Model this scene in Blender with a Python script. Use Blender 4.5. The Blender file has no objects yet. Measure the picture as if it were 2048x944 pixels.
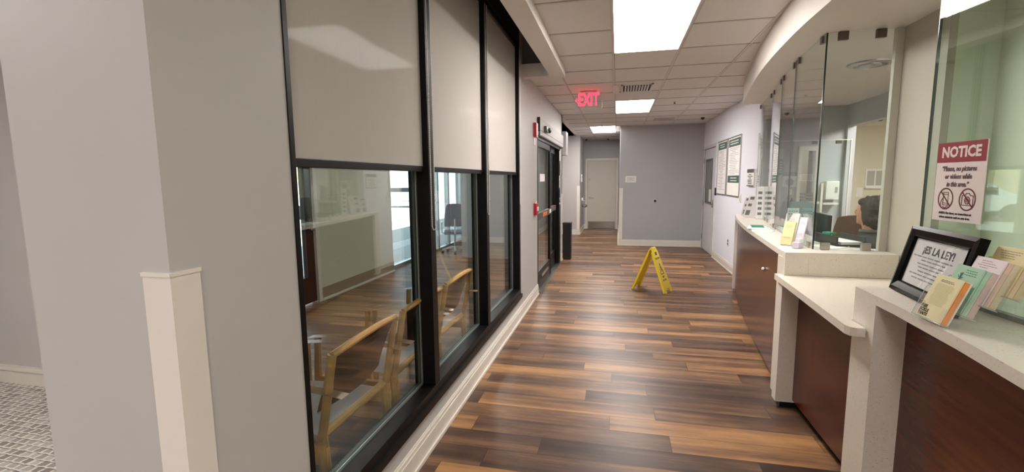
import bpy, bmesh, math, random
from mathutils import Vector, Matrix
random.seed(7)
C = bpy.context.scene.collection
SC = bpy.context.scene
# ------------------------------------------------------------------ camera
cam = bpy.data.cameras.new('camera'); camo = bpy.data.objects.new('camera', cam); C.objects.link(camo)
YAW, PITCH, ROLL, CH = .2232, .1204, -.0094, 1.58
_f = Vector((-math.sin(YAW)*math.cos(PITCH), math.cos(YAW)*math.cos(PITCH), -math.sin(PITCH)))
_r = Vector((math.cos(YAW), math.sin(YAW), 0)); _u = _r.cross(_f)
_r2 = _r*math.cos(ROLL) + _u*math.sin(ROLL); _u2 = -_r*math.sin(ROLL) + _u*math.cos(ROLL)
camo.matrix_world = Matrix(((_r2.x, _u2.x, -_f.x, 0), (_r2.y, _u2.y, -_f.y, 0), (_r2.z, _u2.z, -_f.z, CH), (0, 0, 0, 1)))
cam.sensor_width = 36; cam.lens = 930/2048*36; cam.clip_start = .02; cam.clip_end = 200
SC.camera = camo
# ------------------------------------------------------------------ light
SC.view_settings.view_transform = 'Standard'; SC.view_settings.look = 'None'
SC.view_settings.exposure = 1.44; SC.view_settings.gamma = 1; SC.view_settings.use_curve_mapping = False
SC.cycles.transparent_max_bounces = 24; SC.cycles.max_bounces = 10
PANEL_HALL, PANEL_ROOM, PANEL_CREAM, PANEL_VEST = 12.0, 7.0, 16.0, 3.6
world = bpy.data.worlds.new('sky'); SC.world = world; world.use_nodes = True
_bg = world.node_tree.nodes['Background']; _bg.inputs[0].default_value = (.62, .78, 1, 1); _bg.inputs[1].default_value = 1.6
sun = bpy.data.lights.new('sun', 'SUN'); sun.energy = 9; sun.angle = .01; sun.color = (1, .93, .82)
suno = bpy.data.objects.new('sun', sun); C.objects.link(suno); suno.location = (10, 0, 20)
suno.rotation_euler = Vector((-.75, .25, -.9)).to_track_quat('-Z', 'Y').to_euler()

# ------------------------------------------------------------------ materials
MATS = {}
def lin(c):
    return tuple(((v/255+.055)/1.055)**2.4 if v/255 > .04045 else v/255/12.92 for v in c)
class N:
    """small node-tree helper"""
    def __init__(s, name):
        s.m = bpy.data.materials.new(name); s.m.use_nodes = True; s.t = s.m.node_tree
        s.t.nodes.clear(); s.out = s.n('ShaderNodeOutputMaterial'); MATS[name] = s.m
    def n(s, k, **kw):
        a = s.t.nodes.new(k)
        for q, v in kw.items(): setattr(a, q, v)
        return a
    def l(s, a, b): s.t.links.new(a, b)
    def math(s, op, a, b=None, c=None):
        x = s.n('ShaderNodeMath', operation=op)
        for i, v in enumerate((a, b, c)):
            if v is None: continue
            if isinstance(v, (int, float)): x.inputs[i].default_value = v
            else: s.l(v, x.inputs[i])
        return x.outputs[0]
    def ramp(s, fac, stops):
        x = s.n('ShaderNodeValToRGB'); e = x.color_ramp.elements
        while len(e) > 1: e.remove(e[-1])
        e[0].position = stops[0][0]; e[0].color = (*lin(stops[0][1]), 1)
        for p, c in stops[1:]:
            q = e.new(p); q.color = (*lin(c), 1)
        s.l(fac, x.inputs[0]); return x.outputs[0]
    def mix(s, fac, a, b, blend='MIX'):
        x = s.n('ShaderNodeMix', data_type='RGBA', blend_type=blend)
        for i, v in ((0, fac), (6, a), (7, b)):
            if isinstance(v, (int, float)): x.inputs[i].default_value = v
            elif isinstance(v, tuple): x.inputs[i].default_value = (*lin(v), 1)
            else: s.l(v, x.inputs[i])
        return x.outputs[2]
    def pos(s):
        g = s.n('ShaderNodeTexCoord'); return g.outputs['Object']
    def wpos(s):
        g = s.n('ShaderNodeNewGeometry'); return g.outputs['Position']
    def noise(s, vec, scale, detail=3, rough=.5, sc=None):
        x = s.n('ShaderNodeTexNoise'); x.inputs['Scale'].default_value = scale; x.inputs['Detail'].default_value = detail
        x.inputs['Roughness'].default_value = rough
        if sc:
            m = s.n('ShaderNodeMapping'); m.inputs['Scale'].default_value = sc; s.l(vec, m.inputs['Vector']); vec = m.outputs[0]
        s.l(vec, x.inputs['Vector']); return x.outputs['Fac']
    def pr(s, col, rough=.5, metal=0, bump=None, bs=.1, bd=.002, spec=.5):
        p = s.n('ShaderNodeBsdfPrincipled')
        if isinstance(col, tuple): p.inputs['Base Color'].default_value = (*lin(col), 1)
        else: s.l(col, p.inputs['Base Color'])
        if isinstance(rough, (int, float)): p.inputs['Roughness'].default_value = rough
        else: s.l(rough, p.inputs['Roughness'])
        p.inputs['Metallic'].default_value = metal; p.inputs['Specular IOR Level'].default_value = spec
        if bump is not None:
            b = s.n('ShaderNodeBump'); b.inputs['Strength'].default_value = bs; b.inputs['Distance'].default_value = bd
            s.l(bump, b.inputs['Height']); s.l(b.outputs[0], p.inputs['Normal'])
        s.l(p.outputs[0], s.out.inputs[0]); return p
def plain(name, col, rough=.5, metal=0, var=.06, scale=8, bump=.0, spec=.5):
    if name in MATS: return MATS[name]
    s = N(name); v = s.pos(); f = s.noise(v, scale, 3)
    c2 = tuple(max(0, x*(1-var)) for x in col)
    col_ = s.mix(f, col, c2)
    s.pr(col_, rough, metal, s.noise(v, 260, 2) if bump else None, bump, .001, spec)
    return s.m
def glass(name, f0, tint, rough=0.0, white=0.0):
    s = N(name)
    g = s.n('ShaderNodeNewGeometry'); d = s.n('ShaderNodeVectorMath', operation='DOT_PRODUCT')
    s.l(g.outputs['Normal'], d.inputs[0]); s.l(g.outputs['Incoming'], d.inputs[1])
    a = s.math('ABSOLUTE', d.outputs['Value']); q = s.math('POWER', s.math('SUBTRACT', 1.0, a), 5.0)
    fac = s.math('MULTIPLY_ADD', q, 1-f0, f0)
    t = s.n('ShaderNodeBsdfTransparent'); t.inputs[0].default_value = (*tint, 1)
    gl = s.n('ShaderNodeBsdfAnisotropic'); gl.inputs['Roughness'].default_value = rough; gl.inputs[0].default_value = (1, 1, 1, 1)
    base = t.outputs[0]
    if white:
        df = s.n('ShaderNodeBsdfTranslucent'); df.inputs[0].default_value = (.9, .92, .92, 1)
        d2 = s.n('ShaderNodeBsdfDiffuse'); d2.inputs[0].default_value = (.8, .82, .83, 1)
        mm = s.n('ShaderNodeMixShader'); s.l(df.outputs[0], mm.inputs[1]); s.l(d2.outputs[0], mm.inputs[2])
        m2 = s.n('ShaderNodeMixShader'); m2.inputs[0].default_value = white; s.l(base, m2.inputs[1]); s.l(mm.outputs[0], m2.inputs[2]); base = m2.outputs[0]
    m = s.n('ShaderNodeMixShader'); s.l(fac, m.inputs[0]); s.l(base, m.inputs[1]); s.l(gl.outputs[0], m.inputs[2])
    s.l(m.outputs[0], s.out.inputs[0]); return s.m
def emit(name, col, st):
    s = N(name); e = s.n('ShaderNodeEmission'); e.inputs[0].default_value = (*lin(col), 1); e.inputs[1].default_value = st
    s.l(e.outputs[0], s.out.inputs[0]); return s.m

def wood_floor():
    s = N('plank_floor'); v = s.wpos(); sep = s.n('ShaderNodeSeparateXYZ'); s.l(v, sep.inputs[0]); X, Y = sep.outputs[0], sep.outputs[1]
    ry = s.math('DIVIDE', s.math('ADD', Y, .002), .178); row = s.math('FLOOR', ry); fy = s.math('FRACT', ry)
    w = s.n('ShaderNodeTexWhiteNoise', noise_dimensions='1D'); s.l(row, w.inputs['W'])
    cx = s.math('ADD', s.math('DIVIDE', X, 1.22), s.math('MULTIPLY', w.outputs['Value'], 7.0)); col = s.math('FLOOR', cx); fx = s.math('FRACT', cx)
    cmb = s.n('ShaderNodeCombineXYZ'); s.l(row, cmb.inputs[0]); s.l(col, cmb.inputs[1])
    w2 = s.n('ShaderNodeTexWhiteNoise', noise_dimensions='2D'); s.l(cmb.outputs[0], w2.inputs['Vector']); pid = w2.outputs['Value']
    off = s.n('ShaderNodeCombineXYZ'); s.l(s.math('MULTIPLY', pid, 37.0), off.inputs[0]); s.l(s.math('MULTIPLY', row, 3.7), off.inputs[2])
    ad = s.n('ShaderNodeVectorMath', operation='ADD'); s.l(v, ad.inputs[0]); s.l(off.outputs[0], ad.inputs[1]); vv = ad.outputs[0]
    broad = s.noise(vv, 1, 2, .5, (.45, 7.5, 1)); fine = s.noise(vv, 1, 5, .65, (2.0, 60, 1)); knot = s.noise(vv, 1, 4, .6, (3.5, 14, 1))
    t = s.math('ADD', s.math('MULTIPLY', pid, .24), s.math('MULTIPLY', broad, 1.0))
    t = s.math('ADD', t, s.math('MULTIPLY', s.math('SUBTRACT', fine, .5), .30)); t = s.math('ADD', t, s.math('MULTIPLY', s.math('SUBTRACT', knot, .5), .38))
    c = s.ramp(t, [(.34, (56, 39, 29)), (.50, (84, 60, 45)), (.62, (110, 80, 58)), (.76, (146, 106, 70)), (.92, (178, 132, 87))])
    ey = s.math('MINIMUM', fy, s.math('SUBTRACT', 1.0, fy)); ex = s.math('MINIMUM', fx, s.math('SUBTRACT', 1.0, fx))
    ly = s.math('LESS_THAN', ey, .012); lx = s.math('LESS_THAN', ex, .0022); ln = s.math('MAXIMUM', ly, lx)
    c = s.mix(s.math('MULTIPLY', ln, .55), c, (35, 22, 14))
    rough = s.math('MULTIPLY_ADD', fine, .14, .30)
    s.pr(c, rough, 0, s.math('SUBTRACT', s.math('MULTIPLY', fine, .5), ln), .08, .002, .4)
    return s.m
def carpet():
    s = N('woven_carpet'); v = s.wpos(); sep = s.n('ShaderNodeSeparateXYZ'); s.l(v, sep.inputs[0])
    wob = s.noise(v, 18, 2)
    a = s.math('ADD', s.math('DIVIDE', sep.outputs[0], .062), s.math('MULTIPLY', wob, .7)); b = s.math('ADD', s.math('DIVIDE', sep.outputs[1], .05), s.math('MULTIPLY', wob, .5))
    row = s.math('FLOOR', b); a2 = s.math('ADD', a, s.math('MULTIPLY', s.math('FRACT', s.math('MULTIPLY', row, .5)), 1.0))
    cell = s.n('ShaderNodeCombineXYZ'); s.l(s.math('FLOOR', a2), cell.inputs[0]); s.l(row, cell.inputs[1])
    w = s.n('ShaderNodeTexWhiteNoise', noise_dimensions='2D'); s.l(cell.outputs[0], w.inputs['Vector'])
    f1 = s.math('FRACT', a2); f2 = s.math('FRACT', b)
    base = s.ramp(w.outputs['Value'], [(0, (146, 138, 132)), (.6, (172, 165, 158)), (1, (196, 190, 184))])
    e1 = s.math('LESS_THAN', f1, .26); e2 = s.math('LESS_THAN', f2, .16); e3 = s.math('GREATER_THAN', f2, .86)
    c = s.mix(s.math('MAXIMUM', e1, e2), base, (228, 221, 212)); c = s.mix(s.math('MULTIPLY', e3, .6), c, (104, 98, 95))
    s.pr(c, .95, 0, s.noise(v, 500, 2), .5, .003, .1); return s.m
def quartz():
    s = N('speckled_quartz'); v = s.wpos()
    vo = s.n('ShaderNodeTexVoronoi'); vo.inputs['Scale'].default_value = 120; s.l(v, vo.inputs['Vector'])
    sp = s.math('LESS_THAN', vo.outputs['Distance'], .22); pick = s.math('GREATER_THAN', s.noise(v, 60, 1), .6)
    vo2 = s.n('ShaderNodeTexVoronoi'); vo2.inputs['Scale'].default_value = 260; s.l(v, vo2.inputs['Vector'])
    c = s.mix(s.noise(v, 90, 3), (238, 230, 218), (224, 215, 202))
    c = s.mix(s.math('MULTIPLY', s.math('LESS_THAN', vo2.outputs['Distance'], .25), .15), c, (228, 222, 212))
    c = s.mix(s.math('MULTIPLY', s.math('MULTIPLY', sp, pick), .55), c, (120, 104, 88))
    s.pr(c, .22, spec=.45); return s.m
def brown_laminate():
    s = N('brown_laminate'); v = s.wpos()
    g = s.noise(v, 1, 5, .65, (2, 2, 38)); b = s.noise(v, 1, 3, .5, (1.3, 1.3, 5))
    c = s.ramp(s.math('ADD', s.math('MULTIPLY', g, .6), s.math('MULTIPLY', b, .4)), [(.3, (66, 28, 15)), (.5, (84, 38, 22)), (.7, (100, 50, 30))])
    s.pr(c, .2, 0, g, .04, .001, .45); return s.m
def ceiling_tile():
    s = N('ceiling_tile'); v = s.wpos(); sep = s.n('ShaderNodeSeparateXYZ'); s.l(v, sep.inputs[0])
    n = s.noise(v, 160, 3, .7); c = s.mix(n, (236, 233, 231), (220, 216, 213))
    s.pr(c, .9, 0, n, .3, .002, .1); return s.m
def wallpaint(name, col, rough=.55):
    s = N(name); v = s.wpos(); c = s.mix(s.noise(v, 1.3, 2), col, tuple(x*.965 for x in col))
    s.pr(c, rough, 0, s.noise(v, 340, 2), .12, .0008, .35); return s.m
M_floor, M_carpet, M_quartz, M_lam, M_tile = wood_floor(), carpet(), quartz(), brown_laminate(), ceiling_tile()
M_wall = wallpaint('greige_wall_paint', (193, 189, 187)); M_wallfar = wallpaint('grey_accent_wall_paint', (178, 177, 181), .35)
M_white = wallpaint('light_wall_paint', (236, 236, 246)); M_cream = wallpaint('cream_wall_paint', (216, 208, 186))
M_sage = wallpaint('sage_grey_wall_paint', (222, 228, 208)); M_beige = wallpaint('beige_wall_paint', (214, 210, 190))
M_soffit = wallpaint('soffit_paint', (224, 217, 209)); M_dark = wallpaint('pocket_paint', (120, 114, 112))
M_trim = plain('white_trim', (226, 219, 208), .35, var=.03); M_guard = plain('corner_guard_vinyl', (232, 224, 216), .3, var=.02)
M_black = plain('black_aluminium', (11, 9, 9), .42, var=.2, spec=.22); M_blk = plain('black_plastic', (16, 15, 16), .4)
M_alu = plain('brushed_aluminium', (190, 188, 184), .32, 1, var=.08); M_steel = plain('brushed_steel', (186, 182, 174), .3, 1)
M_doorg = plain('greige_door_paint', (206, 199, 188), .45, var=.02); M_doorw = plain('white_door_paint', (214, 212, 216), .4, var=.02)
M_win = glass('window_glass', .095, (.90, .95, .93)); M_clear = glass('clear_glass', .045, (.93, .965, .95)); M_acr = glass('clear_acrylic', .04, (.985, .985, .985))
M_green = glass('tinted_glass', .05, (.86, .93, .89)); M_frost = glass('frosted_film', .04, (.8, .85, .85), .3, .6)
M_edge = plain('glass_edge', (34, 52, 46), .15); M_edgel = plain('glass_edge_light', (170, 190, 180), .15)
def blind_mat():
    s = N('roller_blind_fabric'); v = s.wpos(); n = s.noise(v, 1, 3, .6, (300, 300, 6)); n2 = s.noise(v, 1, 2, .6, (8, 8, 500))
    c = s.mix(n, (196, 190, 185), (187, 181, 176)); df = s.n('ShaderNodeBsdfDiffuse'); s.l(c, df.inputs[0]); gl = s.n('ShaderNodeBsdfAnisotropic'); gl.inputs['Roughness'].default_value = .07
    mx = s.n('ShaderNodeMixShader'); mx.inputs[0].default_value = .0055; s.l(df.outputs[0], mx.inputs[1]); s.l(gl.outputs[0], mx.inputs[2]); s.l(mx.outputs[0], s.out.inputs[0]); return s.m
M_blind = blind_mat()
M_red = plain('red_plastic', (176, 22, 30), .35); M_paper = plain('white_paper', (236, 234, 232), .7, var=.02)
M_ink = plain('dark_ink', (50, 46, 50), .6); M_inkl = plain('pale_ink', (150, 148, 152), .7); M_yel = plain('yellow_plastic', (238, 208, 30), .4, var=.05)
M_whitep = plain('white_plastic', (228, 226, 222), .35, var=.02)

# ------------------------------------------------------------------ mesh helpers
class B:
    def __init__(s): s.b = bmesh.new()
    def box(s, a, b, bev=0):
        x0, y0, z0 = [min(p, q) for p, q in zip(a, b)]; x1, y1, z1 = [max(p, q) for p, q in zip(a, b)]
        v = [s.b.verts.new(p) for p in ((x0,y0,z0),(x1,y0,z0),(x1,y1,z0),(x0,y1,z0),(x0,y0,z1),(x1,y0,z1),(x1,y1,z1),(x0,y1,z1))]
        fs = [s.b.faces.new([v[i] for i in f]) for f in ((3,2,1,0),(4,5,6,7),(0,1,5,4),(1,2,6,5),(2,3,7,6),(3,0,4,7))]
        if bev:
            es = list({e for f in fs for e in f.edges})
            bmesh.ops.bevel(s.b, geom=es, offset=bev, segments=2, affect='EDGES', profile=.7)
        return s
    def obox(s, c, h, M3, bev=0):
        """oriented box: centre, half sizes, 3 axes"""
        n0 = len(s.b.verts); t = B(); t.box([-q for q in h], h, bev); s.merge(t, Matrix.Translation(c) @ M3.to_4x4()); return s
    def merge(s, o, M=None):
        if M is not None: bmesh.ops.transform(o.b, matrix=M, verts=o.b.verts)
        me = bpy.data.meshes.new('tmp'); o.b.to_mesh(me); s.b.from_mesh(me); bpy.data.meshes.remove(me); o.b.free(); return s
    def prism(s, poly, z0, z1):
        lo = [s.b.verts.new((x, y, z0)) for x, y in poly]; hi = [s.b.verts.new((x, y, z1)) for x, y in poly]; n = len(poly)
        s.b.faces.new(lo[::-1]); s.b.faces.new(hi)
        for i in range(n): s.b.faces.new((lo[i], lo[(i+1) % n], hi[(i+1) % n], hi[i]))
        bmesh.ops.recalc_face_normals(s.b, faces=s.b.faces); return s
    def tube(s, pts, r, n=10, cap=True, up=Vector((0, 0, 1))):
        pts = [Vector(p) for p in pts]; rings = []; rr = r if isinstance(r, (list, tuple)) else [r]*len(pts)
        prev = None
        for i, p in enumerate(pts):
            d = (pts[min(i+1, len(pts)-1)] - pts[max(i-1, 0)]).normalized()
            if prev is None:
                a = up if abs(d.dot(up)) < .95 else Vector((1, 0, 0)); x = d.cross(a).normalized()
            else: x = (prev - d*prev.dot(d)).normalized()
            prev = x; y = d.cross(x)
            rings.append([s.b.verts.new(p + (x*math.cos(2*math.pi*k/n) + y*math.sin(2*math.pi*k/n))*rr[i]) for k in range(n)])
        for a, b in zip(rings, rings[1:]):
            for k in range(n): s.b.faces.new((a[k], a[(k+1) % n], b[(k+1) % n], b[k]))
        if cap: s.b.faces.new(rings[0][::-1]); s.b.faces.new(rings[-1])
        bmesh.ops.recalc_face_normals(s.b, faces=s.b.faces); return s
    def cyl(s, a, b, r, n=16): return s.tube([a, b], r, n)
    def lathe(s, prof, c=(0, 0, 0), n=24, M=None):
        t = B(); rings = [[t.b.verts.new((r*math.cos(2*math.pi*k/n), r*math.sin(2*math.pi*k/n), z)) for k in range(n)] for r, z in prof]
        for a, b in zip(rings, rings[1:]):
            for k in range(n): t.b.faces.new((a[k], a[(k+1) % n], b[(k+1) % n], b[k]))
        t.b.faces.new(rings[0][::-1]); t.b.faces.new(rings[-1]); bmesh.ops.recalc_face_normals(t.b, faces=t.b.faces)
        return s.merge(t, Matrix.Translation(c) @ (M or Matrix.Identity(4)))
    def quad(s, p): s.b.faces.new([s.b.verts.new(q) for q in p]); return s
    def ribbon(s, rows):
        """surface through a grid of points"""
        g = [[s.b.verts.new(p) for p in r] for r in rows]
        for a, b in zip(g, g[1:]):
            for k in range(len(a)-1): s.b.faces.new((a[k], a[k+1], b[k+1], b[k]))
        return s
    def ell(s, c, r, M=None, seg=16):
        t = B(); bmesh.ops.create_uvsphere(t.b, u_segments=seg, v_segments=seg//2+2, radius=1)
        return s.merge(t, Matrix.Translation(c) @ (M or Matrix.Identity(4)) @ Matrix.Diagonal((*r, 1)))
def wm(o):
    m = o.matrix_basis.copy()
    return wm(o.parent) @ m if o.parent else m
def obj(name, b, mat, parent=None, smooth=False, label=None, local=False):
    me = bpy.data.meshes.new(name)
    if parent and not local: bmesh.ops.transform(b.b, matrix=wm(parent).inverted(), verts=b.b.verts)
    if smooth:
        for f in b.b.faces: f.smooth = True
    b.b.to_mesh(me); b.b.free(); me.materials.append(mat)
    if smooth:
        try: me.set_sharp_from_angle(angle=math.radians(40))
        except Exception: pass
    o = bpy.data.objects.new(name, me); C.objects.link(o)
    if parent: o.parent = parent
    if label: o['label'] = label
    return o
def tag(o, label, cat, group=None):
    o['label'] = label; o['category'] = cat
    if group: o['group'] = group
    return o
def thing(name, label, cat, loc, rz=0, group=None):
    o = bpy.data.objects.new(name, None); C.objects.link(o); o.location = loc; o.rotation_euler = (0, 0, rz); o.empty_display_size = .05
    return tag(o, label, cat, group)
def struct(name, b, mat, parent=None, **k):
    o = obj(name, b, mat, parent, **k)
    if not parent: o['kind'] = 'structure'
    return o
def sempty(name, loc, label=None):
    o = bpy.data.objects.new(name, None); C.objects.link(o); o.location = loc; o['kind'] = 'structure'; o.empty_display_size = .05
    if label: o['label'] = label
    return o
def dup(root, loc, rz, label, group=None):
    r = root.copy(); C.objects.link(r); r.location = loc; r.rotation_euler = (0, 0, rz); r['label'] = label
    if group: r['group'] = group
    for ch in list(root.children):
        c = ch.copy(); C.objects.link(c); c.parent = r
        for g in ch.children:
            d = g.copy(); C.objects.link(d); d.parent = c
    return r
def text(b, s, size, M, ex=.0004, align='CENTER', bold=0, shear=0, wide=1):
    cu = bpy.data.curves.new('t', 'FONT'); cu.body = s; cu.size = size; cu.align_x = align; cu.align_y = 'CENTER'
    cu.extrude = ex; cu.offset = bold; cu.shear = shear; cu.resolution_u = 2
    o = bpy.data.objects.new('t', cu); C.objects.link(o)
    me = bpy.data.meshes.new_from_object(o); me.transform(M @ Matrix.Diagonal((wide, 1, 1, 1))); b.b.from_mesh(me)
    bpy.data.objects.remove(o); bpy.data.curves.remove(cu); bpy.data.meshes.remove(me); return b
def frame3(origin, xdir, ydir):
    """matrix whose x runs along xdir, y along ydir, z out of the surface"""
    x = Vector(xdir).normalized(); y = Vector(ydir); y = (y - x*y.dot(x)).normalized(); z = x.cross(y)
    return Matrix(((x.x, y.x, z.x, origin[0]), (x.y, y.y, z.y, origin[1]), (x.z, y.z, z.z, origin[2]), (0, 0, 0, 1)))
def fbox(b, M, x0, y0, x1, y1, z0=0, z1=.001, bev=0):
    t = B(); t.box((x0, y0, z0), (x1, y1, z1), bev); return b.merge(t, M)
def lines(b, M, x0, x1, ys, h=.003, z=.0006, ragged=.15):
    for y in ys:
        w = (x1-x0)*random.uniform(0, ragged); x = x0+w*random.random()
        while x < x1-w:
            l = random.uniform(.12, .3)*(x1-x0)*.6; e = min(x+l, x1-w)
            fbox(b, M, x, y-h/2, e, y+h/2, 0, z); x = e+h*1.3
    return b
def smoothcurve(pts, n=40):
    """points x(y) by Catmull-Rom"""
    P = [Vector(p) for p in pts]; P = [2*P[0]-P[1]]+P+[2*P[-1]-P[-2]]; out = []
    m = len(P)-3
    for i in range(n+1):
        t = i/n*m; k = min(int(t), m-1); u = t-k; a, b_, c, d = P[k:k+4]
        out.append(.5*((2*b_)+(c-a)*u+(2*a-5*b_+4*c-d)*u*u+(3*b_-a-3*c+d)*u**3))
    return out

# ================================================================== STRUCTURE
CEIL = 2.79
struct('floor', B().box((-4.0, -2.5, -.1), (6.2, 16, 0)), M_floor)
struct('ground', B().box((-60, -40, -.22), (-4.0, 60, -.12)), plain('concrete_ground', (176, 172, 164), .8, bump=.2))
# carpeted side room at the left
struct('floor_carpet', B().prism([(-5.6, -2.4), (-1.53, -2.4), (-1.53, 1.40), (-2.33, 1.40), (-2.33, 2.6), (-5.6, 2.6)], 0, .006), M_carpet)
# left wall of the hall: pier, apron under the windows, pier, door head, end
b = B()
b.box((-1.52, .902, 0), (-1.06, 1.37, 3.4)); b.box((-1.18, 1.37, 0), (-1.06, 5.06, .27)); b.box((-1.18, 5.06, 0), (-1.06, 6.24, 3.4))
b.box((-1.18, 6.24, 2.28), (-1.06, 8.85, 3.4)); b.box((-1.18, 8.85, 0), (-1.06, 9.1, 2.79))
struct('wall_left', b, M_wall)
b = B(); b.box((-2.28, 1.40, 0), (-1.52, 1.48, CEIL)); b.box((-1.56, 1.37, 0), (-1.16, 1.40, CEIL)); b.box((-2.33, 1.4, 0), (-2.28, 2.7, CEIL)); b.box((-5.7, 2.6, 0), (-2.33, 2.7, CEIL)); b.box((-5.7, -2.5, 0), (-5.6, 2.6, CEIL))
struct('wall_side_room', b, M_wall)
b = B(); b.box((-5.6, 2.575, .006), (-2.33, 2.6, .115)); b.box((-5.6, 2.56, .115), (-2.33, 2.6, .15), .006)
struct('baseboard_side_room', b, M_trim)
b = B(); b.box((-5.7, -2.6, 0), (6.2, -2.5, CEIL)); struct('wall_back', b, M_wall)
# vestibule walls
b = B(); b.box((-3.93, 5.34, 0), (-3.83, 7.42, CEIL)); struct('wall_vestibule_west', b, M_beige)
b = B(); b.box((-3.83, 5.35, .03), (-3.818, 7.42, .17)); struct('baseboard_vestibule', b, plain('tan_vinyl_base', (150, 132, 108), .5))
b = B(); b.box((-3.818, 5.36, 0), (-3.80, 7.42, .03)); struct('trim_1', b, M_trim)
struct('wall_vestibule_north', B().box((-3.0, 9.0, 0), (-1.06, 9.1, CEIL)), M_wall); struct('wall_vestibule_return', B().box((-3.1, 9.0, 0), (-3.0, 11.6, CEIL)), M_wall)
struct('wall_vestibule_end', B().box((-4.1, 11.5, 0), (-3.1, 11.6, CEIL)), M_wall); struct('wall_vestibule_south', B().box((-3.93, 2.7, 0), (-3.83, 4.15, CEIL)), M_wall)
# hall beyond the sliding door
b = B(); b.box((-3.5, 13.35, 0), (-1.05, 13.45, CEIL)); b.box((-1.15, 13.45, 0), (-1.05, 15, CEIL)); b.box((-3.6, 11.6, 0), (-3.5, 13.45, CEIL))
struct('wall_stub', b, M_wall)
b = B(); b.box((.045, 11.3, 0), (1.88, 11.4, CEIL)); b.box((.045, 11.4, 0), (.145, 15, CEIL)); struct('wall_far', b, M_wallfar)
b = B(); b.box((-1.15, 15, 0), (-1.0, 15.1, CEIL)); b.box((-1.0, 15, 2.2), (.145, 15.1, CEIL)); b.box((0, 15, 0), (.145, 15.1, 2.2)); struct('wall_end', b, M_wallfar)
# right hall wall with its door opening
b = B(); b.box((1.88, 11.15, 0), (1.98, 11.4, CEIL)); b.box((1.88, 9.93, 2.2), (1.98, 11.15, CEIL)); b.box((1.88, 7.35, 0), (1.98, 9.93, CEIL)); b.box((1.88, 7.1, 0), (1.98, 7.35, CEIL))
struct('wall_right', b, M_white)
struct('wall_east', B().box((6.2, -2.6, 0), (6.3, 15.2, CEIL)), M_wall)
struct('wall_north', B().box((-4.0, 15.1, 0), (6.3, 15.2, CEIL)), M_wall)
# baseboards of the hall
def baseb(b, x0, y0, x1, y1, nx, ny, h=.145, t=.016):
    """board against a wall whose outward normal is (nx, ny)"""
    for z0, z1, tt in ((0, .02, t+.010), (.02, h-.035, t), (h-.035, h-.012, t*.7), (h-.012, h, t*.35)):
        b.box((x0, y0, z0), (x1+nx*tt, y1+ny*tt, z1))
    return b
b = B(); baseb(b, -1.06, .98, -1.06, 6.24, 1, 0); baseb(b, -1.06, 8.92, -1.06, 9.1, 1, 0); baseb(b, -1.076, 9.1, -1.06, 9.1, 0, 1); baseb(b, -1.076, 9.1, -1.06, 9.116, 1, 0); struct('baseboard_left', b, M_trim)
b = B(); baseb(b, .045, 11.3, 1.88, 11.3, 0, -1); baseb(b, .045, 11.28, .045, 15, -1, 0); struct('baseboard_far', b, M_trim)
b = B(); baseb(b, -3.5, 13.35, -1.05, 13.35, 0, -1); baseb(b, -1.05, 13.334, -1.05, 15, 1, 0); baseb(b, -1.05, 15, -1.0, 15, 0, -1); struct('baseboard_stub', b, M_trim)
b = B(); baseb(b, 1.88, 7.15, 1.88, 9.86, -1, 0); struct('baseboard_right', b, M_trim)
# ceilings
b = B(); b.box((-.5849, -2.5, CEIL), (6.2, 15.1, CEIL+.05)); b.box((-1.06, 5.321, CEIL), (-.585, 15.1, CEIL+.05)); b.box((-3.6, 9.1, CEIL), (-1.06, 15.1, CEIL+.05))
cl = struct('ceiling', b, M_tile)
b = B()
for x in (-.37, .545, 1.155): b.box((x-.5*.022 if x > 0 else x, 3.9 if x > 1 else -2.5, CEIL-.004), (x+.011, 11.3, CEIL))
b2 = B()
gx = [-.675, -.066, .545, 1.155]; gy = [4.78+.708*k for k in range(-10, 15)]
b = B()
for x in gx:
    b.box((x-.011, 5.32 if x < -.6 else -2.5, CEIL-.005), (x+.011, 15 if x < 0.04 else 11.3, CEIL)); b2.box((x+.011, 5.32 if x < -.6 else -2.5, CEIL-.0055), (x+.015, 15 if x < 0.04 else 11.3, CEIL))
for y in gy:
    x1 = min(1.88, 1.1+max(0, (y-2.6))**2/36) if y < 7 else 1.88
    if y > 11.25: x1 = .045
    x0 = -.585 if y < 5.32 else -1.06
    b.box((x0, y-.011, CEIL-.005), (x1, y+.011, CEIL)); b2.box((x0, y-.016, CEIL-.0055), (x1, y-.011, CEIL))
gr = struct('trim_ceiling_grid', b, plain('grid_white', (222, 217, 213), .6)); struct('grid_shadow_line', b2, plain('grid_shadow_grey', (178, 171, 166), .8), gr)  # darker strips beside the bars are painted shadow lines
struct('ceiling_vestibule', B().box((-5.7, 2.6, CEIL), (-1.18, 13.45, CEIL+.05)).box((-5.7, -2.5, CEIL), (-1.52, 2.6, CEIL+.05)), plain('white_ceiling_paint', (206, 200, 192), .8))
struct('roof_shade_slab', B().box((-4.3, -3, 3.4), (6.3, 15.2, 3.6)).box((-4.3, -3, 2.84), (-4.2, 15.2, 3.6)), plain('shade_slab_grey', (120, 118, 116), .9))  # unseen slab added to cast the building's shade on the ground outside
# blind pocket strip and its dark recess
b = B(); b.box((-.742, -2.5, 2.70), (-.585, 5.32, 2.84)); b.box((-1.06, 5.20, 2.70), (-.7421, 5.32, 2.84)); struct('trim_blind_pocket', b, M_soffit)
b = B(); b.box((-1.06, 5.28, 2.8401), (-.616, 5.32, 3.36)); b.box((-1.06, -2.5, 3.36), (-.585, 5.32, 3.4)); b.box((-.615, -2.5, 2.8401), (-.585, 5.32, 3.36)); struct('ceiling_pocket', b, M_dark)

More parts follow.
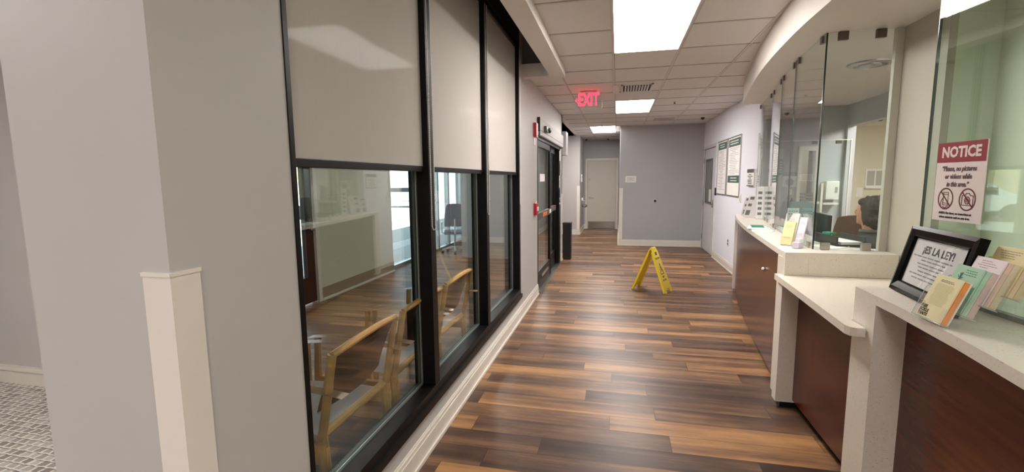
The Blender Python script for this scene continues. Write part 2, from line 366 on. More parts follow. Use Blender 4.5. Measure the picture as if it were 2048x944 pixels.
# front line of counter and soffit, seen from above
FRONT = smoothcurve([(1.16, 2.4), (1.128, 3.0), (1.125, 3.47), (1.205, 4.28), (1.325, 5.35), (1.47, 6.3), (1.63, 7.1)], 48)
SOFF = smoothcurve([(1.12, .0), (1.105, 1.6), (1.125, 3.0), (1.14, 3.55), (1.185, 4.15), (1.25, 4.75), (1.345, 5.4), (1.50, 6.3), (1.60, 6.85)], 60)
poly = [(p.x, p.y) for p in SOFF]
b = B(); b.prism(poly + [(1.88, 6.85), (1.88, 7.1), (2.6, 7.1), (2.6, -1), (1.12, -1)], 2.54, CEIL)
struct('ceiling_soffit', b, M_soffit)
struct('ceiling_reception', B().box((2.6, -2.5, 2.54), (6.2, 9.3, 2.6)).box((1.98, 7.1, 2.54), (2.6, 9.3, 2.6)), M_soffit)
# reception walls
b = B(); b.box((1.80, 3.2, 0), (1.84, 3.66, 2.54)); b.box((1.84, 3.60, 0), (2.15, 3.66, 2.54)); struct('wall_column', b, wallpaint('warm_column_paint', (184, 178, 164)))
b = B(); b.box((2.05, -2.5, 0), (2.15, 3.60, 2.54)); b.box((1.8401, 3.2, 0), (2.05, 3.25, 2.54)); struct('wall_reception_near', b, M_sage)
b = B(); b.box((1.98, 7.3, 0), (2.30, 7.4, 2.54)); b.box((2.30, 7.3, 0), (2.48, 7.4, 2.54)); b.box((2.48, 7.3, 0), (2.67, 7.4, 1.25)); b.box((2.48, 7.3, 1.96), (2.67, 7.4, 2.54)); b.box((2.67, 7.3, 0), (3.02, 7.4, 2.54))
b.box((3.02, 4.0, 2.26), (3.12, 7.4, 2.54)); b.box((3.02, 7.25, 0), (3.12, 7.4, 2.26)); b.box((3.02, 3.64, 0), (3.12, 4.0, 2.54)); b.box((2.15, 3.54, 0), (3.02, 3.64, 2.54))
struct('wall_reception_far', b, M_wallfar)
b = B(); b.box((3.12, 8.9, 0), (5.6, 9.0, 2.54)); b.box((5.5, 3.6, 0), (5.6, 9, 2.54)); b.box((3.12, 3.54, 0), (5.6, 3.64, 2.54)); b.box((3.12, 7.4, 0), (3.16, 8.9, 2.54)); struct('wall_cream_room', b, M_cream)
b = B(); b.box((3.16, 8.87, 2.40), (5.5, 8.9, 2.54)); struct('trim_cream_room', b, M_trim)
b = B(); b.box((2.48, 8.2, 0), (2.9, 8.25, 2.5)); struct('wall_behind_window', b, M_cream)

# ================================================================== WINDOWS IN THE LEFT WALL
W0, W1, WZ0, WZ1 = 1.372, 5.06, .27, 3.2
win = sempty('window_1', (-1.1, (W0+W1)/2, WZ0), 'black framed triple window wall between hall and waiting area')
b = B(); b.box((-1.18, W0-.012, WZ0), (-1.056, W0+.012, WZ1), .002); b.box((-1.18, W1-.06, WZ0), (-1.05, W1, WZ1), .003)
b.box((-1.18, W0+.012, WZ0), (-1.045, W1-.06, .355), .004); b.box((-1.18, W0+.012, 3.02), (-1.05, W1-.06, WZ1), .003); b.box((-1.05, W0, WZ0-.012), (-1.03, W1, .30), .004)
obj('window_frame', b, M_black, win)
for y in (2.505, 3.69): obj('mullion', B().box((-1.18, y, .355), (-1.05, y+.075, 3.02), .003), M_black, win)
bays = [(1.386, 2.505), (2.58, 3.69), (3.765, 5.0)]
for y0, y1 in bays:
    obj('glass_pane', B().box((-1.144, y0, .355), (-1.136, y1, 3.02)), M_win, win)
    g = B(); 
    for xx in (-1.134, -1.152):
        g.box((xx, y0, .355), (xx+.006, y0+.014, 3.02)); g.box((xx, y1-.014, .355), (xx+.006, y1, 3.02)); g.box((xx, y0, .355), (xx+.006, y1, .369))
    obj('glazing_bead', g, plain('grey_bead', (150, 158, 156), .35, .5), win, label='thin light grey bead round the pane')
names = ['wide grey roller blind in the nearest window bay', 'grey roller blind in the middle window bay', 'narrow grey roller blind in the farthest window bay']
for (y0, y1), nm in zip(bays, names):
    t = thing('roller_blind', nm, 'blind', (-1.085, (y0+y1)/2, 3.0), 0, 'grey roller blinds on the window wall')
    obj('blind_fabric', B().box((-1.0862, y0+.006, 1.66), (-1.085, y1-.004, 3.0)), M_blind, t)
    obj('bottom_bar', B().box((-1.094, y0+.004, 1.63), (-1.078, y1-.003, 1.662), .003), M_black, t, label='black bottom bar')
    obj('roller_tube', B().cyl((-1.092, y0+.006, 2.99), (-1.092, y1-.006, 2.99), .028), M_blk, t)
    c = B(); yc = y1+.012; zb = 1.30; pts = [(-1.036, yc-.022, 2.95), (-1.036, yc-.022, zb+.02)]
    for k in range(1, 8): a = math.pi*k/8; pts.append((-1.034, yc+.003-.025*math.cos(a), zb+.02-.025*math.sin(a)))
    pts += [(-1.036, yc+.028, zb+.02), (-1.036, yc+.028, 2.95)]
    c.tube(pts, .0022, 6)
    for k in range(60): c.ell((-1.036, yc-.022, 1.32+k*.0125), (.0038, .0038, .0038), seg=6); c.ell((-1.036, yc+.028, 1.32+k*.0125), (.0038, .0038, .0038), seg=6)
    obj('pull_chain', c, M_whitep, t, label='beaded steel pull chain loop')

# exterior windows and door of the vestibule
win2 = sempty('window_2', (-3.95, 9.2, 0), 'aluminium framed outside windows of the waiting area')
b = B(); b.box((-3.99, 7.42, 0), (-3.91, 11.5, .06)); b.box((-3.99, 7.42, 2.7), (-3.91, 11.5, CEIL)); b.box((-3.99, 7.42, 0), (-3.91, 7.47, CEIL))
for y in (8.55, 8.78, 9.75, 10.42, 11.42): b.box((-4.0, y, .06), (-3.9, y+.07, 2.7), .003)
obj('window_frame', b, M_alu, win2)
obj('glass_pane', B().box((-3.955, 7.47, .06), (-3.95, 11.42, 2.7)), M_clear, win2)
fb = B()
for z0, z1 in ((.10, .34), (.46, .70)): fb.box((-3.948, 7.47, z0), (-3.945, 11.42, z1))
obj('frosted_band', fb, M_frost, win2, label='two frosted horizontal bands')
d4 = sempty('door_4', (-3.88, 4.75, 0), 'black framed glass door to the car park')
b = B(); b.box((-3.91, 4.2, .02), (-3.85, 4.32, 2.2)); b.box((-3.91, 5.14, .02), (-3.85, 5.29, 2.2)); b.box((-3.91, 4.32, .02), (-3.85, 5.14, .36)); b.box((-3.91, 4.32, 2.08), (-3.85, 5.14, 2.2)); b.box((-3.93, 4.15, 2.2), (-3.83, 5.34, CEIL))
obj('door_frame', b, M_black, d4); obj('glass_pane', B().box((-3.883, 4.32, .36), (-3.877, 5.14, 2.08)), M_clear, d4)
obj('door_casing', B().box((-3.93, 5.29, 0), (-3.81, 5.355, 2.3), .004), M_trim, d4); obj('door_knob', B().ell((-3.80, 5.22, .98), (.03, .03, .03)).cyl((-3.85, 5.22, .98), (-3.8, 5.22, .98), .012), M_steel, d4, smooth=True)

# ================================================================== SLIDING DOOR
d1 = sempty('door_1', (-1.12, 7.55, 0), 'black automatic sliding glass door with silver header')
b = B(); b.box((-1.18, 6.24, 0), (-1.058, 6.29, 2.17), .003); b.box((-1.18, 8.62, 0), (-1.056, 8.85, 2.17), .003); b.box((-1.18, 6.29, 2.12), (-1.056, 8.85, 2.17))
obj('door_frame', b, M_black, d1)
obj('header_box', B().box((-1.06, 6.27, 2.165), (-1.025, 9.0, 2.40), .006), plain('satin_silver_paint', (160, 157, 153), .5), d1, label='silver aluminium header box')
obj('header_seam', B().box((-1.0255, 6.27, 2.235), (-1.024, 9.0, 2.241)).box((-1.0255, 6.27, 2.17), (-1.0235, 9.0, 2.18)), M_ink, d1); obj('header_cap', B().box((-1.06, 6.245, 2.16), (-1.02, 6.27, 2.405), .003), M_blk, d1, label='black end cap of the header')
s_ = B(); s_.box((-1.025, 6.62, 2.245), (-.985, 6.80, 2.325), .008); obj('sensor_housing', s_, plain('sensor_grey', (90, 88, 88), .3), d1)
obj('sensor_lens', B().ell((-.985, 6.86, 2.285), (.03, .09, .038)), M_blk, d1, smooth=True)
obj('threshold_track', B().box((-1.18, 6.31, 0), (-1.02, 8.62, .012)), M_alu, d1)
def leaf(y0, y1, x, stile):
    l = B(); l.box((x-.02, y0, .02), (x+.02, y0+.05, 2.12)); l.box((x-.02, y1-stile, .02), (x+.02, y1, 2.12)); l.box((x-.02, y0, .02), (x+.02, y1, .28)); l.box((x-.02, y0, 2.03), (x+.02, y1, 2.12)); 
    o = obj('door_leaf', l, M_black, d1)
    obj('glass_pane', B().box((x-.004, y0+.05, .28), (x+.004, y1-stile, 2.03)), M_win, o)
    obj('push_rail', B().box((x-.024, y0, 1.02), (x+.028, y1, 1.11), .004), plain('bronze_rail', (88, 80, 74), .6, 0, spec=.3), o)
    return o
l1 = leaf(6.32, 7.62, -1.09, .10); l2 = leaf(7.6, 8.62, -1.14, .08)
obj('orange_sticker', B().box((-1.062, 6.75, 1.035), (-1.060, 7.15, 1.095)), plain('orange_label', (230, 120, 40), .5), l1, label='orange sticker')
obj('white_sticker', B().box((-1.062, 7.42, 1.04), (-1.060, 7.60, 1.10)), M_paper, l1)
obj('pull_handle', B().box((-1.069, 6.62, .165), (-1.052, 7.25, .2), .006), M_steel, l1, label='long silver handle on the bottom rail')
obj('paper_notice', B().box((-1.085, 6.62, 1.55), (-1.083, 7.05, 1.66)), M_paper, l1, label='white paper taped to the glass')
obj('lock_cylinder', B().ell((-1.054, 8.72, 1.20), (.01, .03, .04)).ell((-1.054, 8.70, 1.12), (.02, .03, .03)), M_steel, d1, smooth=True)
obj('jamb_label', B().box((-1.0558, 8.68, 1.92), (-1.0545, 8.76, 2.10)).box((-1.0558, 8.64, 1.42), (-1.0545, 8.69, 1.65)), M_paper, d1)

# fire devices on the left wall
t = thing('fire_alarm_strobe', 'red fire alarm strobe high on the wall left of the sliding door', 'fire alarm', (-1.06, 6.03, 2.1))
obj('housing', B().box((-1.06, 5.955, 2.12), (-1.02, 6.085, 2.30), .006), M_red, t); obj('strobe_lens', B().box((-1.02, 6.04, 2.15), (-.992, 6.13, 2.20), .01), M_acr, t, label='clear strobe lens')
obj('label_plate', B().box((-1.06, 5.965, 2.02), (-1.052, 6.06, 2.12), .002), M_whitep, t)
t = thing('pull_station', 'red fire alarm pull station beside the sliding door at waist height', 'fire alarm', (-1.06, 6.03, 1.1))
obj('housing', B().box((-1.06, 5.95, 1.12), (-1.02, 6.09, 1.27), .006), M_red, t); obj('pull_handle', B().box((-1.02, 5.98, 1.17), (-1.008, 6.06, 1.225), .004), M_whitep, t, label='white T handle')
obj('cover', B().box((-1.035, 5.93, 1.27), (-1.02, 6.0, 1.30), .003), M_whitep, t)

# ================================================================== FAR DOORS
def text_on(name, s, size, M, mat, parent, **k): return obj(name, text(B(), s, size, M, **k), mat, parent)
d2 = sempty('door_2', (-.49, 15, 0), 'plain greige door with steel kick plate at the corridor end')
b = B(); b.box((-1.0, 14.96, 0), (-.935, 15.04, 2.22), .004); b.box((-.045, 14.96, 0), (.02, 15.04, 2.22), .004); b.box((-.935, 14.96, 2.15), (-.045, 15.04, 2.22), .004); obj('door_frame', b, M_trim, d2)
lf = obj('door_leaf', B().box((-.93, 14.985, .01), (-.05, 15.03, 2.145), .003), M_doorg, d2)
obj('kick_plate', B().box((-.905, 14.978, .02), (-.07, 14.985, .235)), plain('kick_steel', (168, 164, 158), .22, 1), lf, label='brushed steel kick plate')
obj('door_lever', B().cyl((-.86, 14.985, .99), (-.86, 14.95, .99), .035).tube([(-.86, 14.93, .99), (-.80, 14.925, .985), (-.73, 14.93, .975)], .011), M_steel, lf, smooth=True)
obj('deadbolt', B().cyl((-.875, 14.985, 1.57), (-.875, 14.955, 1.57), .032), M_steel, lf, smooth=True)
d3 = sempty('door_3', (1.9, 10.54, 0), 'white door with narrow window in the right wall')
b = B(); b.box((1.865, 9.87, 0), (1.98, 9.93, 2.26), .004); b.box((1.865, 11.15, 0), (1.98, 11.21, 2.26), .004); b.box((1.865, 9.93, 2.2), (1.98, 11.15, 2.26), .004); obj('door_frame', b, M_doorw, d3)
b = B()
for p in (((1.885, 9.94, .01), (1.925, 10.27, 2.19)), ((1.885, 10.95, .01), (1.925, 11.14, 2.19)), ((1.885, 10.27, .01), (1.925, 10.95, 1.05)), ((1.885, 10.27, 1.96), (1.925, 10.95, 2.19))): b.box(*p)
lf = obj('door_leaf', b, M_doorw, d3)
b = B(); b.box((1.878, 10.25, 1.03), (1.89, 10.29, 1.98)); b.box((1.878, 10.93, 1.03), (1.89, 10.97, 1.98)); b.box((1.878, 10.29, 1.03), (1.89, 10.93, 1.06)); b.box((1.878, 10.29, 1.95), (1.89, 10.93, 1.98)); obj('vision_frame', b, plain('olive_grey_frame', (112, 104, 92), .4), lf)
obj('vision_pane', B().box((1.90, 10.27, 1.05), (1.906, 10.95, 1.96)), M_win, lf); obj('window_notice', B().box((1.897, 10.32, 1.08), (1.899, 10.62, 1.34)), M_paper, lf, label='small white notice behind the pane')
obj('door_lever', B().box((1.87, 10.05, .98), (1.885, 10.12, 1.14), .003).tube([(1.86, 10.085, 1.05), (1.835, 10.10, 1.05), (1.83, 10.2, 1.045)], .012), M_steel, lf, smooth=True)
for z in (.27, 1.03, 1.95): obj('hinge', B().cyl((1.873, 11.155, z-.06), (1.873, 11.155, z+.06), .012), M_steel, d3)
struct('wall_behind_door', B().box((2.6, 9.4, 0), (2.65, 11.8, CEIL)), M_wall)

def corner_guard(name, x, y, sx, sy, z0, z1, label, w=.078, t=.006):
    """L shaped guard at corner (x, y); its flanges run sx along x and sy along y"""
    o = thing(name, label, 'corner guard', (x, y, z0), 0, 'white vinyl corner guards')
    g = B(); ox, oy = x-sx*t, y-sy*t
    g.prism([(ox, oy), (x+sx*w, oy), (x+sx*w, y), (x, y), (x, y+sy*w), (ox, y+sy*w)], z0, z1-.004)
    obj('guard_body', g, M_guard, o)
    g = B(); e = .0025; ox, oy = x-sx*(t+e), y-sy*(t+e); g.prism([(ox, oy), (x+sx*(w+e), oy), (x+sx*(w+e), y), (x, y), (x, y+sy*(w+e)), (ox, y+sy*(w+e))], z1-.010, z1)
    obj('top_cap', g, M_guard, o); return o
corner_guard('corner_guard', -1.06, .902, -1, 1, 0, 1.362, 'white vinyl corner guard on the near left wall corner')
corner_guard('corner_guard', .045, 11.3, 1, 1, .15, 1.36, 'white corner guard at the left edge of the grey far wall')
corner_guard('corner_guard', -1.05, 13.35, -1, 1, .15, 1.39, 'white corner guard on the wall stub left of the end door')
corner_guard('corner_guard', -1.06, 9.1, -1, -1, .15, 1.30, 'white corner guard just past the sliding door')

# ================================================================== CEILING FIXTURES
def ceiling_light(x0, y0, x1, y1, label, st, z=CEIL, cat='ceiling light'):
    o = thing('ceiling_light', label, cat, ((x0+x1)/2, (y0+y1)/2, z), 0, 'flat panel lights in the ceilings')
    f = B(); w = .012
    f.box((x0, y0, z-.010), (x1, y0+w, z)); f.box((x0, y1-w, z-.010), (x1, y1, z)); f.box((x0, y0+w, z-.010), (x0+w, y1-w, z)); f.box((x1-w, y0+w, z-.010), (x1, y1-w, z)); obj('frame', f, M_whitep, o)
    obj('diffuser', B().box((x0+w, y0+w, z-.008), (x1-w, y1-w, z-.002)), emit('lit_panel_%g' % st, (255, 249, 244), st) if 'lit_panel_%g' % st not in MATS else MATS['lit_panel_%g' % st], o)
    return o
ceiling_light(-.062, 3.36, .54, 4.775, 'large ceiling light panel nearest the camera', PANEL_HALL)
ceiling_light(-.062, 7.62, .54, 9.03, 'second ceiling light panel just behind the exit sign', PANEL_HALL)
ceiling_light(-.66, 11.14, -.07, 12.62, 'farthest small looking ceiling light near the end door', PANEL_HALL)
ceiling_light(-.062, -2.35, .54, -.93, 'unseen light panel added over the near end of the hall', PANEL_HALL*.85)  # behind the camera, unseen; added because the near hall needs its light
ceiling_light(-3.6, -.6, -3.0, .8, 'unseen light panel added over the carpeted side room', PANEL_HALL*.9)  # out of sight; added to brighten the side room
ceiling_light(2.3, 3.72, 2.9, 4.32, 'unseen light panel added above the reception desks', PANEL_ROOM, 2.54)  # added fill for reception, kept hidden behind the column
ceiling_light(1.42, -1.2, 1.98, .1, 'unseen light panel added above the near reception counter', PANEL_ROOM*.6, 2.54)  # added out of view so the ceiling behind the near glass is lit
ceiling_light(3.5, 5.6, 4.1, 6.9, 'unseen light panel added in the cream back room', PANEL_CREAM, 2.54)  # not in view; added to make the cream room bright
ceiling_light(-2.6, 3.4, -2.0, 4.6, 'unseen light panel added over the waiting chairs', PANEL_VEST)  # hidden above the blinds; added to lift the waiting area
ceiling_light(-2.6, 6.6, -2.0, 7.8, 'unseen light panel added inside the vestibule door', PANEL_VEST)  # second hidden panel added to brighten the waiting area
ceiling_light(2.2, 7.5, 2.45, 8.1, 'small unseen light panel added in the room behind the pass through window', PANEL_ROOM*1.6, 2.54)  # added so the wall behind the pass through is not dark
# air vent with slats
t = thing('ceiling_vent', 'square white louvred air vent in front of the second light', 'air vent', (.24, 6.65, CEIL))
v = B(); x0, x1, y0, y1 = .02, .43, 6.38, 6.90
v.box((x0, y0, CEIL-.012), (x1, y0+.03, CEIL)); v.box((x0, y1-.03, CEIL-.012), (x1, y1, CEIL)); v.box((x0, y0, CEIL-.012), (x0+.03, y1, CEIL)); v.box((x1-.03, y0, CEIL-.012), (x1, y1, CEIL)); obj('vent_frame', v, M_whitep, t)
obj('duct_opening', B().box((x0+.03, y0+.03, CEIL-.003), (x1-.03, y1-.03, CEIL-.001)), plain('duct_dark', (50, 48, 48), .8), t)
for k in range(9):
    l = B(); R_ = Matrix.Rotation(math.radians(35), 3, 'Y'); l.obox(Vector((x0+.06+k*.036, (y0+y1)/2, CEIL-.012)), (.012, .225, .001), R_); obj('louvre', l, M_whitep, t)
t = thing('ceiling_box', 'small white square cover on the ceiling beside the air vent', 'cover plate', (-.045, 6.62, CEIL)); obj('cover', B().box((-.088, 6.36, CEIL-.014), (.0, 6.92, CEIL-.004), .002), M_whitep, t)
def sprinkler(x, y, z, label):
    o = thing('sprinkler_head', label, 'sprinkler', (x, y, z), 0, 'ceiling sprinkler heads'); obj('escutcheon', B().lathe([(.035, 0), (.033, -.006), (.016, -.012)], (x, y, z)), M_whitep, o, smooth=True)
    obj('deflector', B().lathe([(.012, -.012), (.008, -.03), (.022, -.032), (.022, -.035), (.003, -.038)], (x, y, z)), plain('dark_bronze', (60, 50, 44), .4, .6), o, smooth=True)
sprinkler(.858, 7.97, CEIL, 'sprinkler head right of the second ceiling light'); sprinkler(-.37, 10.95, CEIL, 'sprinkler head just before the farthest ceiling light')
def dome_cam(x, y, z, label, s=1.0):
    o = thing('dome_camera', label, 'security camera', (x, y, z), 0, 'ceiling dome cameras'); obj('base_ring', B().lathe([(.06*s, 0), (.06*s, -.02*s), (.045*s, -.035*s)], (x, y, z)), M_whitep, o, smooth=True)
    obj('dome', B().ell((x, y, z-.045*s), (.036*s, .036*s, .036*s)), M_blk, o, smooth=True, label='black dome')
dome_cam(1.60, 9.9, CEIL, 'black and white dome camera by the right wall of the hall'); dome_cam(-.93, 14.2, CEIL, 'dome camera in the far left ceiling corner by the end door'); dome_cam(3.95, 8.45, 2.54, 'dome camera in the cream back room', 1.4)
dome_cam(-.30, 14.4, CEIL, 'dome camera above the end door', .8)
t = thing('ceiling_diffuser', 'faint round grille on the ceiling near the far wall', 'air vent', (.90, 10.2, CEIL)); obj('grille', B().box((.70, 10.0, CEIL-.006), (1.1, 10.4, CEIL-.001)).lathe([(.12, 0), (.11, -.02), (.05, -.028)], (.9, 10.2, CEIL-.004)), plain('grille_white', (196, 190, 184), .6), t)
# round diffuser in the reception ceiling
t = thing('round_diffuser', 'round metal ceiling diffuser behind the counter glass', 'air vent', (2.09, 4.70, 2.54))
obj('outer_ring', B().lathe([(.17, 0), (.165, -.012), (.12, -.02), (.115, -.006), (.10, -.004)], (2.09, 4.70, 2.54), 32), M_alu, t, smooth=True); obj('cone', B().lathe([(.085, -.004), (.08, -.02), (.02, -.03)], (2.09, 4.70, 2.54), 32), M_alu, t, smooth=True)
# exit sign
t = thing('exit_sign', 'red EXIT sign on a clear panel hanging from the ceiling', 'exit sign', (-.42, 6.70, CEIL))
obj('canopy', B().box((-.53, 6.675, CEIL-.022), (-.30, 6.725, CEIL-.005), .004), M_alu, t); obj('clear_panel', B().box((-.60, 6.697, 2.555), (-.235, 6.703, CEIL-.02)), M_acr, t)
obj('panel_edge', B().box((-.235, 6.694, 2.555), (-.229, 6.706, 2.65)).box((-.60, 6.696, 2.551), (-.235, 6.704, 2.555)), M_whitep, t)
Mx = frame3((-.415, 6.694, 2.665), (1, 0, 0), (0, 0, 1)); M_exit = emit('exit_red_light', (255, 40, 58), 2.2)
e = B(); text(e, 'EXIT', .235, Mx, ex=.001, bold=.007, wide=.60)
e.merge(B().prism([(-.187, 0), (-.155, .035), (-.155, -.035)], 0, .002), Mx); obj('exit_lettering', e, M_exit, t, label='glowing red EXIT letters and arrow')

# ================================================================== WALL ITEMS
t = thing('wall_sign', 'small white room sign on the grey far wall', 'sign', (.295, 11.3, 1.49)); Ms = frame3((.295, 11.288, 1.565), (1, 0, 0), (0, 0, 1))
obj('sign_plate', B().box((.175, 11.289, 1.49), (.416, 11.3, 1.64), .002), M_whitep, t); obj('printed_lines', lines(B(), Ms, -.09, .09, [.04, .02, 0, -.02, -.04], .009), M_inkl, t)
t = thing('door_stop', 'small dark round door stop on the grey far wall', 'door stop', (.853, 11.3, 1.06)); obj('bumper', B().lathe([(.032, 0), (.03, .02), (.016, .03)], (.853, 11.3, 1.06), M=Matrix.Rotation(math.pi/2, 4, 'X')), M_blk, t, smooth=True); obj('rim', B().lathe([(.042, 0), (.042, .006), (.034, .008)], (.853, 11.3, 1.06), M=Matrix.Rotation(math.pi/2, 4, 'X')), M_whitep, t, smooth=True)
t = thing('card_reader', 'black card reader beside the white door', 'card reader', (1.88, 9.79, 1.24)); obj('housing', B().box((1.855, 9.765, 1.24), (1.88, 9.825, 1.385), .004), M_blk, t); obj('indicator', B().box((1.853, 9.785, 1.34), (1.855, 9.805, 1.35)), M_inkl, t)
def poster(y0, y1, foot, label):
    o = thing('framed_poster', label, 'poster', (1.88, (y0+y1)/2, 1.27), 0, 'tall framed notices on the right wall'); z0, z1 = 1.27, 2.26
    f = B(); w = .018
    for p in (((1.862, y0, z0), (1.88, y1, z0+w)), ((1.862, y0, z1-w), (1.88, y1, z1)), ((1.862, y0, z0+w), (1.88, y0+w, z1-w)), ((1.862, y1-w, z0+w), (1.88, y1, z1-w))): f.box(*p, bev=.002)
    obj('poster_frame', f, M_alu, o); obj('poster_sheet', B().box((1.872, y0+w, z0+w), (1.879, y1-w, z1-w)), M_paper, o)
    M = frame3((1.8715, (y0+y1)/2, (z0+z1)/2), (0, -1, 0), (0, 0, 1)); h = (y1-y0)/2-.05; gk = plain('dark_green_ink', (62, 94, 84), .6); obj('green_banner', fbox(B(), M, -h, .33, h, .455, 0, .001), gk, o)
    if foot: obj('green_banner', fbox(B(), M, -h, -.27, h, -.15, 0, .001), gk, o)
    wl = B(); lines(wl, M, -h*.8, h*.8, [.415, .375], .018, .002, .3)
    if foot: lines(wl, M, -h*.6, h*.8, [-.19, -.235], .014, .002, .3)
    obj('banner_lettering', wl, M_paper, o)
    ys = [z for z in [.30-.028*k for k in range(26)] if not (foot and z < -.12)]; obj('body_lines', lines(B(), M, -h*.85, h*.85, ys, .006, .0008, .4), M_inkl, o)
poster(8.93, 9.71, False, 'left framed notice with green header beside the white door'); poster(7.98, 8.86, True, 'right framed notice with green header and green lower band')
t = thing('light_switch', 'white light switch below the right framed notice', 'light switch', (1.88, 7.93, 1.2)); obj('switch_plate', B().box((1.872, 7.86, 1.19), (1.88, 7.97, 1.33), .003), M_whitep, t); obj('rocker', B().box((1.862, 7.89, 1.22), (1.872, 7.94, 1.30), .002), M_whitep, t)
t = thing('wall_outlet', 'white electrical outlet low on the right wall', 'outlet', (1.88, 8.60, .42)); obj('outlet_plate', B().box((1.874, 8.55, .41), (1.88, 8.65, .53), .003), M_whitep, t); obj('sockets', B().box((1.871, 8.575, .425), (1.8735, 8.625, .46)).box((1.871, 8.575, .48), (1.8735, 8.625, .515)), plain('socket_grey', (70, 66, 66), .5), t)
t = thing('hours_sign', 'brown and white sign with text lines beside the counter', 'sign', (1.88, 7.33, 1.45)); obj('sign_board', B().box((1.858, 7.16, 1.455), (1.88, 7.50, 1.70), .003), M_paper, t); M = frame3((1.857, 7.33, 1.578), (0, -1, 0), (0, 0, 1))
tk = plain('taupe_ink', (92, 80, 74), .5); obj('brown_band', fbox(B(), M, -.17, .07, .17, .122, 0, .002), tk, t); obj('brown_band', fbox(B(), M, -.17, -.122, .17, -.108, 0, .002), tk, t); obj('sign_lettering', lines(B(), M, -.13, .13, [.045, .02, -.005, -.035, -.06, -.085], .012, .002, .4), M_ink, t)
t = thing('thermostat', 'small white control box on the wall stub by the end door', 'thermostat', (-1.05, 13.95, 1.55)); obj('housing', B().box((-1.05, 13.88, 1.5), (-1.02, 14.02, 1.72), .004), M_whitep, t); obj('display', B().box((-1.02, 13.91, 1.62), (-1.018, 13.99, 1.68)), M_ink, t)
t = thing('hand_dispenser', 'steel hand sanitizer dispenser left of the end door', 'dispenser', (-1.05, 14.1, .78)); obj('body', B().box((-1.05, 14.02, .80), (-.95, 14.22, .95), .02), M_steel, t); obj('bowl', B().ell((-.96, 14.12, .78), (.08, .12, .05)), M_steel, t, smooth=True); obj('cap', B().box((-1.05, 14.05, .95), (-1.0, 14.15, 1.02), .006), M_whitep, t)
t = thing('waste_bin', 'slim black waste bin past the sliding door', 'bin', (-.97, 9.24, 0)); obj('bin_body', B().box((-1.045, 9.13, 0), (-.885, 9.36, .70), .008), M_blk, t); obj('bin_lid', B().box((-1.05, 9.125, .70), (-.88, 9.365, .725), .006), M_blk, t)
struct('wall_corridor_left', B().box((-1.3, 9.7, 2.0), (-1.2, 10.2, CEIL)), M_wall)
struct('trim_bulkhead', B().box((-1.2, 9.75, 2.08), (-1.055, 10.15, 2.56)), M_wall)

# ================================================================== COUNTERS
def offs(pts, d):
    o = []
    for i, p in enumerate(pts):
        t_ = (pts[min(i+1, len(pts)-1)]-pts[max(i-1, 0)]).normalized(); n = Vector((t_.y, -t_.x)); o.append(p+n*d)
    return o
Apts = [p for p in FRONT if p.y >= 3.47]; Apts = [Vector((1.125, 3.47))]+[p for p in Apts if p.y > 3.5]
cA = thing('reception_counter', 'far curved reception counter with quartz top and brown front', 'counter', (1.3, 5.2, 0))
back = [(2.02, 7.0), (1.99, 5.6), (1.85, 4.5), (1.745, 3.66), (1.745, 3.47)]
b = B(); b.prism([(p.x, p.y) for p in Apts]+[(1.875, 7.095), (1.875, 6.6), (1.80, 5.6), (1.66, 4.6), (1.60, 4.0), (1.64, 3.80), (1.795, 3.74), (1.795, 3.47)], 1.03, 1.07); obj('countertop', b, M_quartz, cA)
A2 = offs(Apts, .035); b = B(); b.prism([(p.x, p.y) for p in A2 if 3.63 < p.y < 6.9]+[(p.x+.02, p.y) for p in reversed(A2) if 3.63 < p.y < 6.9], .06, 1.03); obj('front_panel', b, M_lam, cA, label='glossy brown laminate front')
b = B(); b.box((1.271, 3.471, .911), (1.795, 3.52, 1.03)); obj('end_upstand', b, M_quartz, cA)
b = B(); b.prism([(1.127, 3.472), (1.13, 3.63), (1.27, 3.63), (1.27, 3.472)], .03, 1.03); obj('end_post', b, M_quartz, cA)
b = B(); b.prism([(1.595, 6.92), (1.63, 7.1), (1.79, 7.1), (1.76, 6.92)], .03, 1.03); obj('end_post', b, M_quartz, cA)
A3 = offs(Apts, .09); b = B(); b.prism([(p.x, p.y) for p in A3 if 3.6 < p.y < 7.05]+[(p.x+.03, p.y) for p in reversed(A3) if 3.6 < p.y < 7.05], 0, .06); b.box((1.15, 3.5, 0), (1.25, 3.62, .029)); obj('toe_kick', b, M_blk, cA)
t = thing('wall_bumper', 'small white round knob on the brown counter front', 'knob', (1.255, 4.31, .80)); obj('knob', B().ell((1.232, 4.31, .80), (.014, .016, .016)).cyl((1.232, 4.31, .80), (1.255, 4.31, .80), .006), M_whitep, t, smooth=True)

cB = thing('accessible_counter', 'low quartz ledge between the two tall counters', 'counter', (1.4, 2.95, 0))
poly = [(1.085, 3.535), (1.02, 2.34), (1.028, 2.305), (1.05, 2.293), (1.085, 2.293), (1.085, 2.43), (1.795, 2.43), (1.795, 3.469), (1.124, 3.469), (1.121, 3.535)]
b = B(); b.prism(poly, .87, .91); obj('ledge_top', b, M_quartz, cB)
b = B(); b.box((1.09, 3.385, .04), (1.27, 3.465, .87)); obj('ledge_post', b, M_quartz, cB)
b = B(); b.box((1.195, 2.43, .06), (1.215, 3.385, .87)); obj('front_panel', b, M_lam, cB, label='dark brown laminate front'); obj('toe_kick', B().box((1.235, 2.43, 0), (1.25, 3.46, .06)).box((1.12, 3.395, 0), (1.25, 3.46, .04)), M_blk, cB)

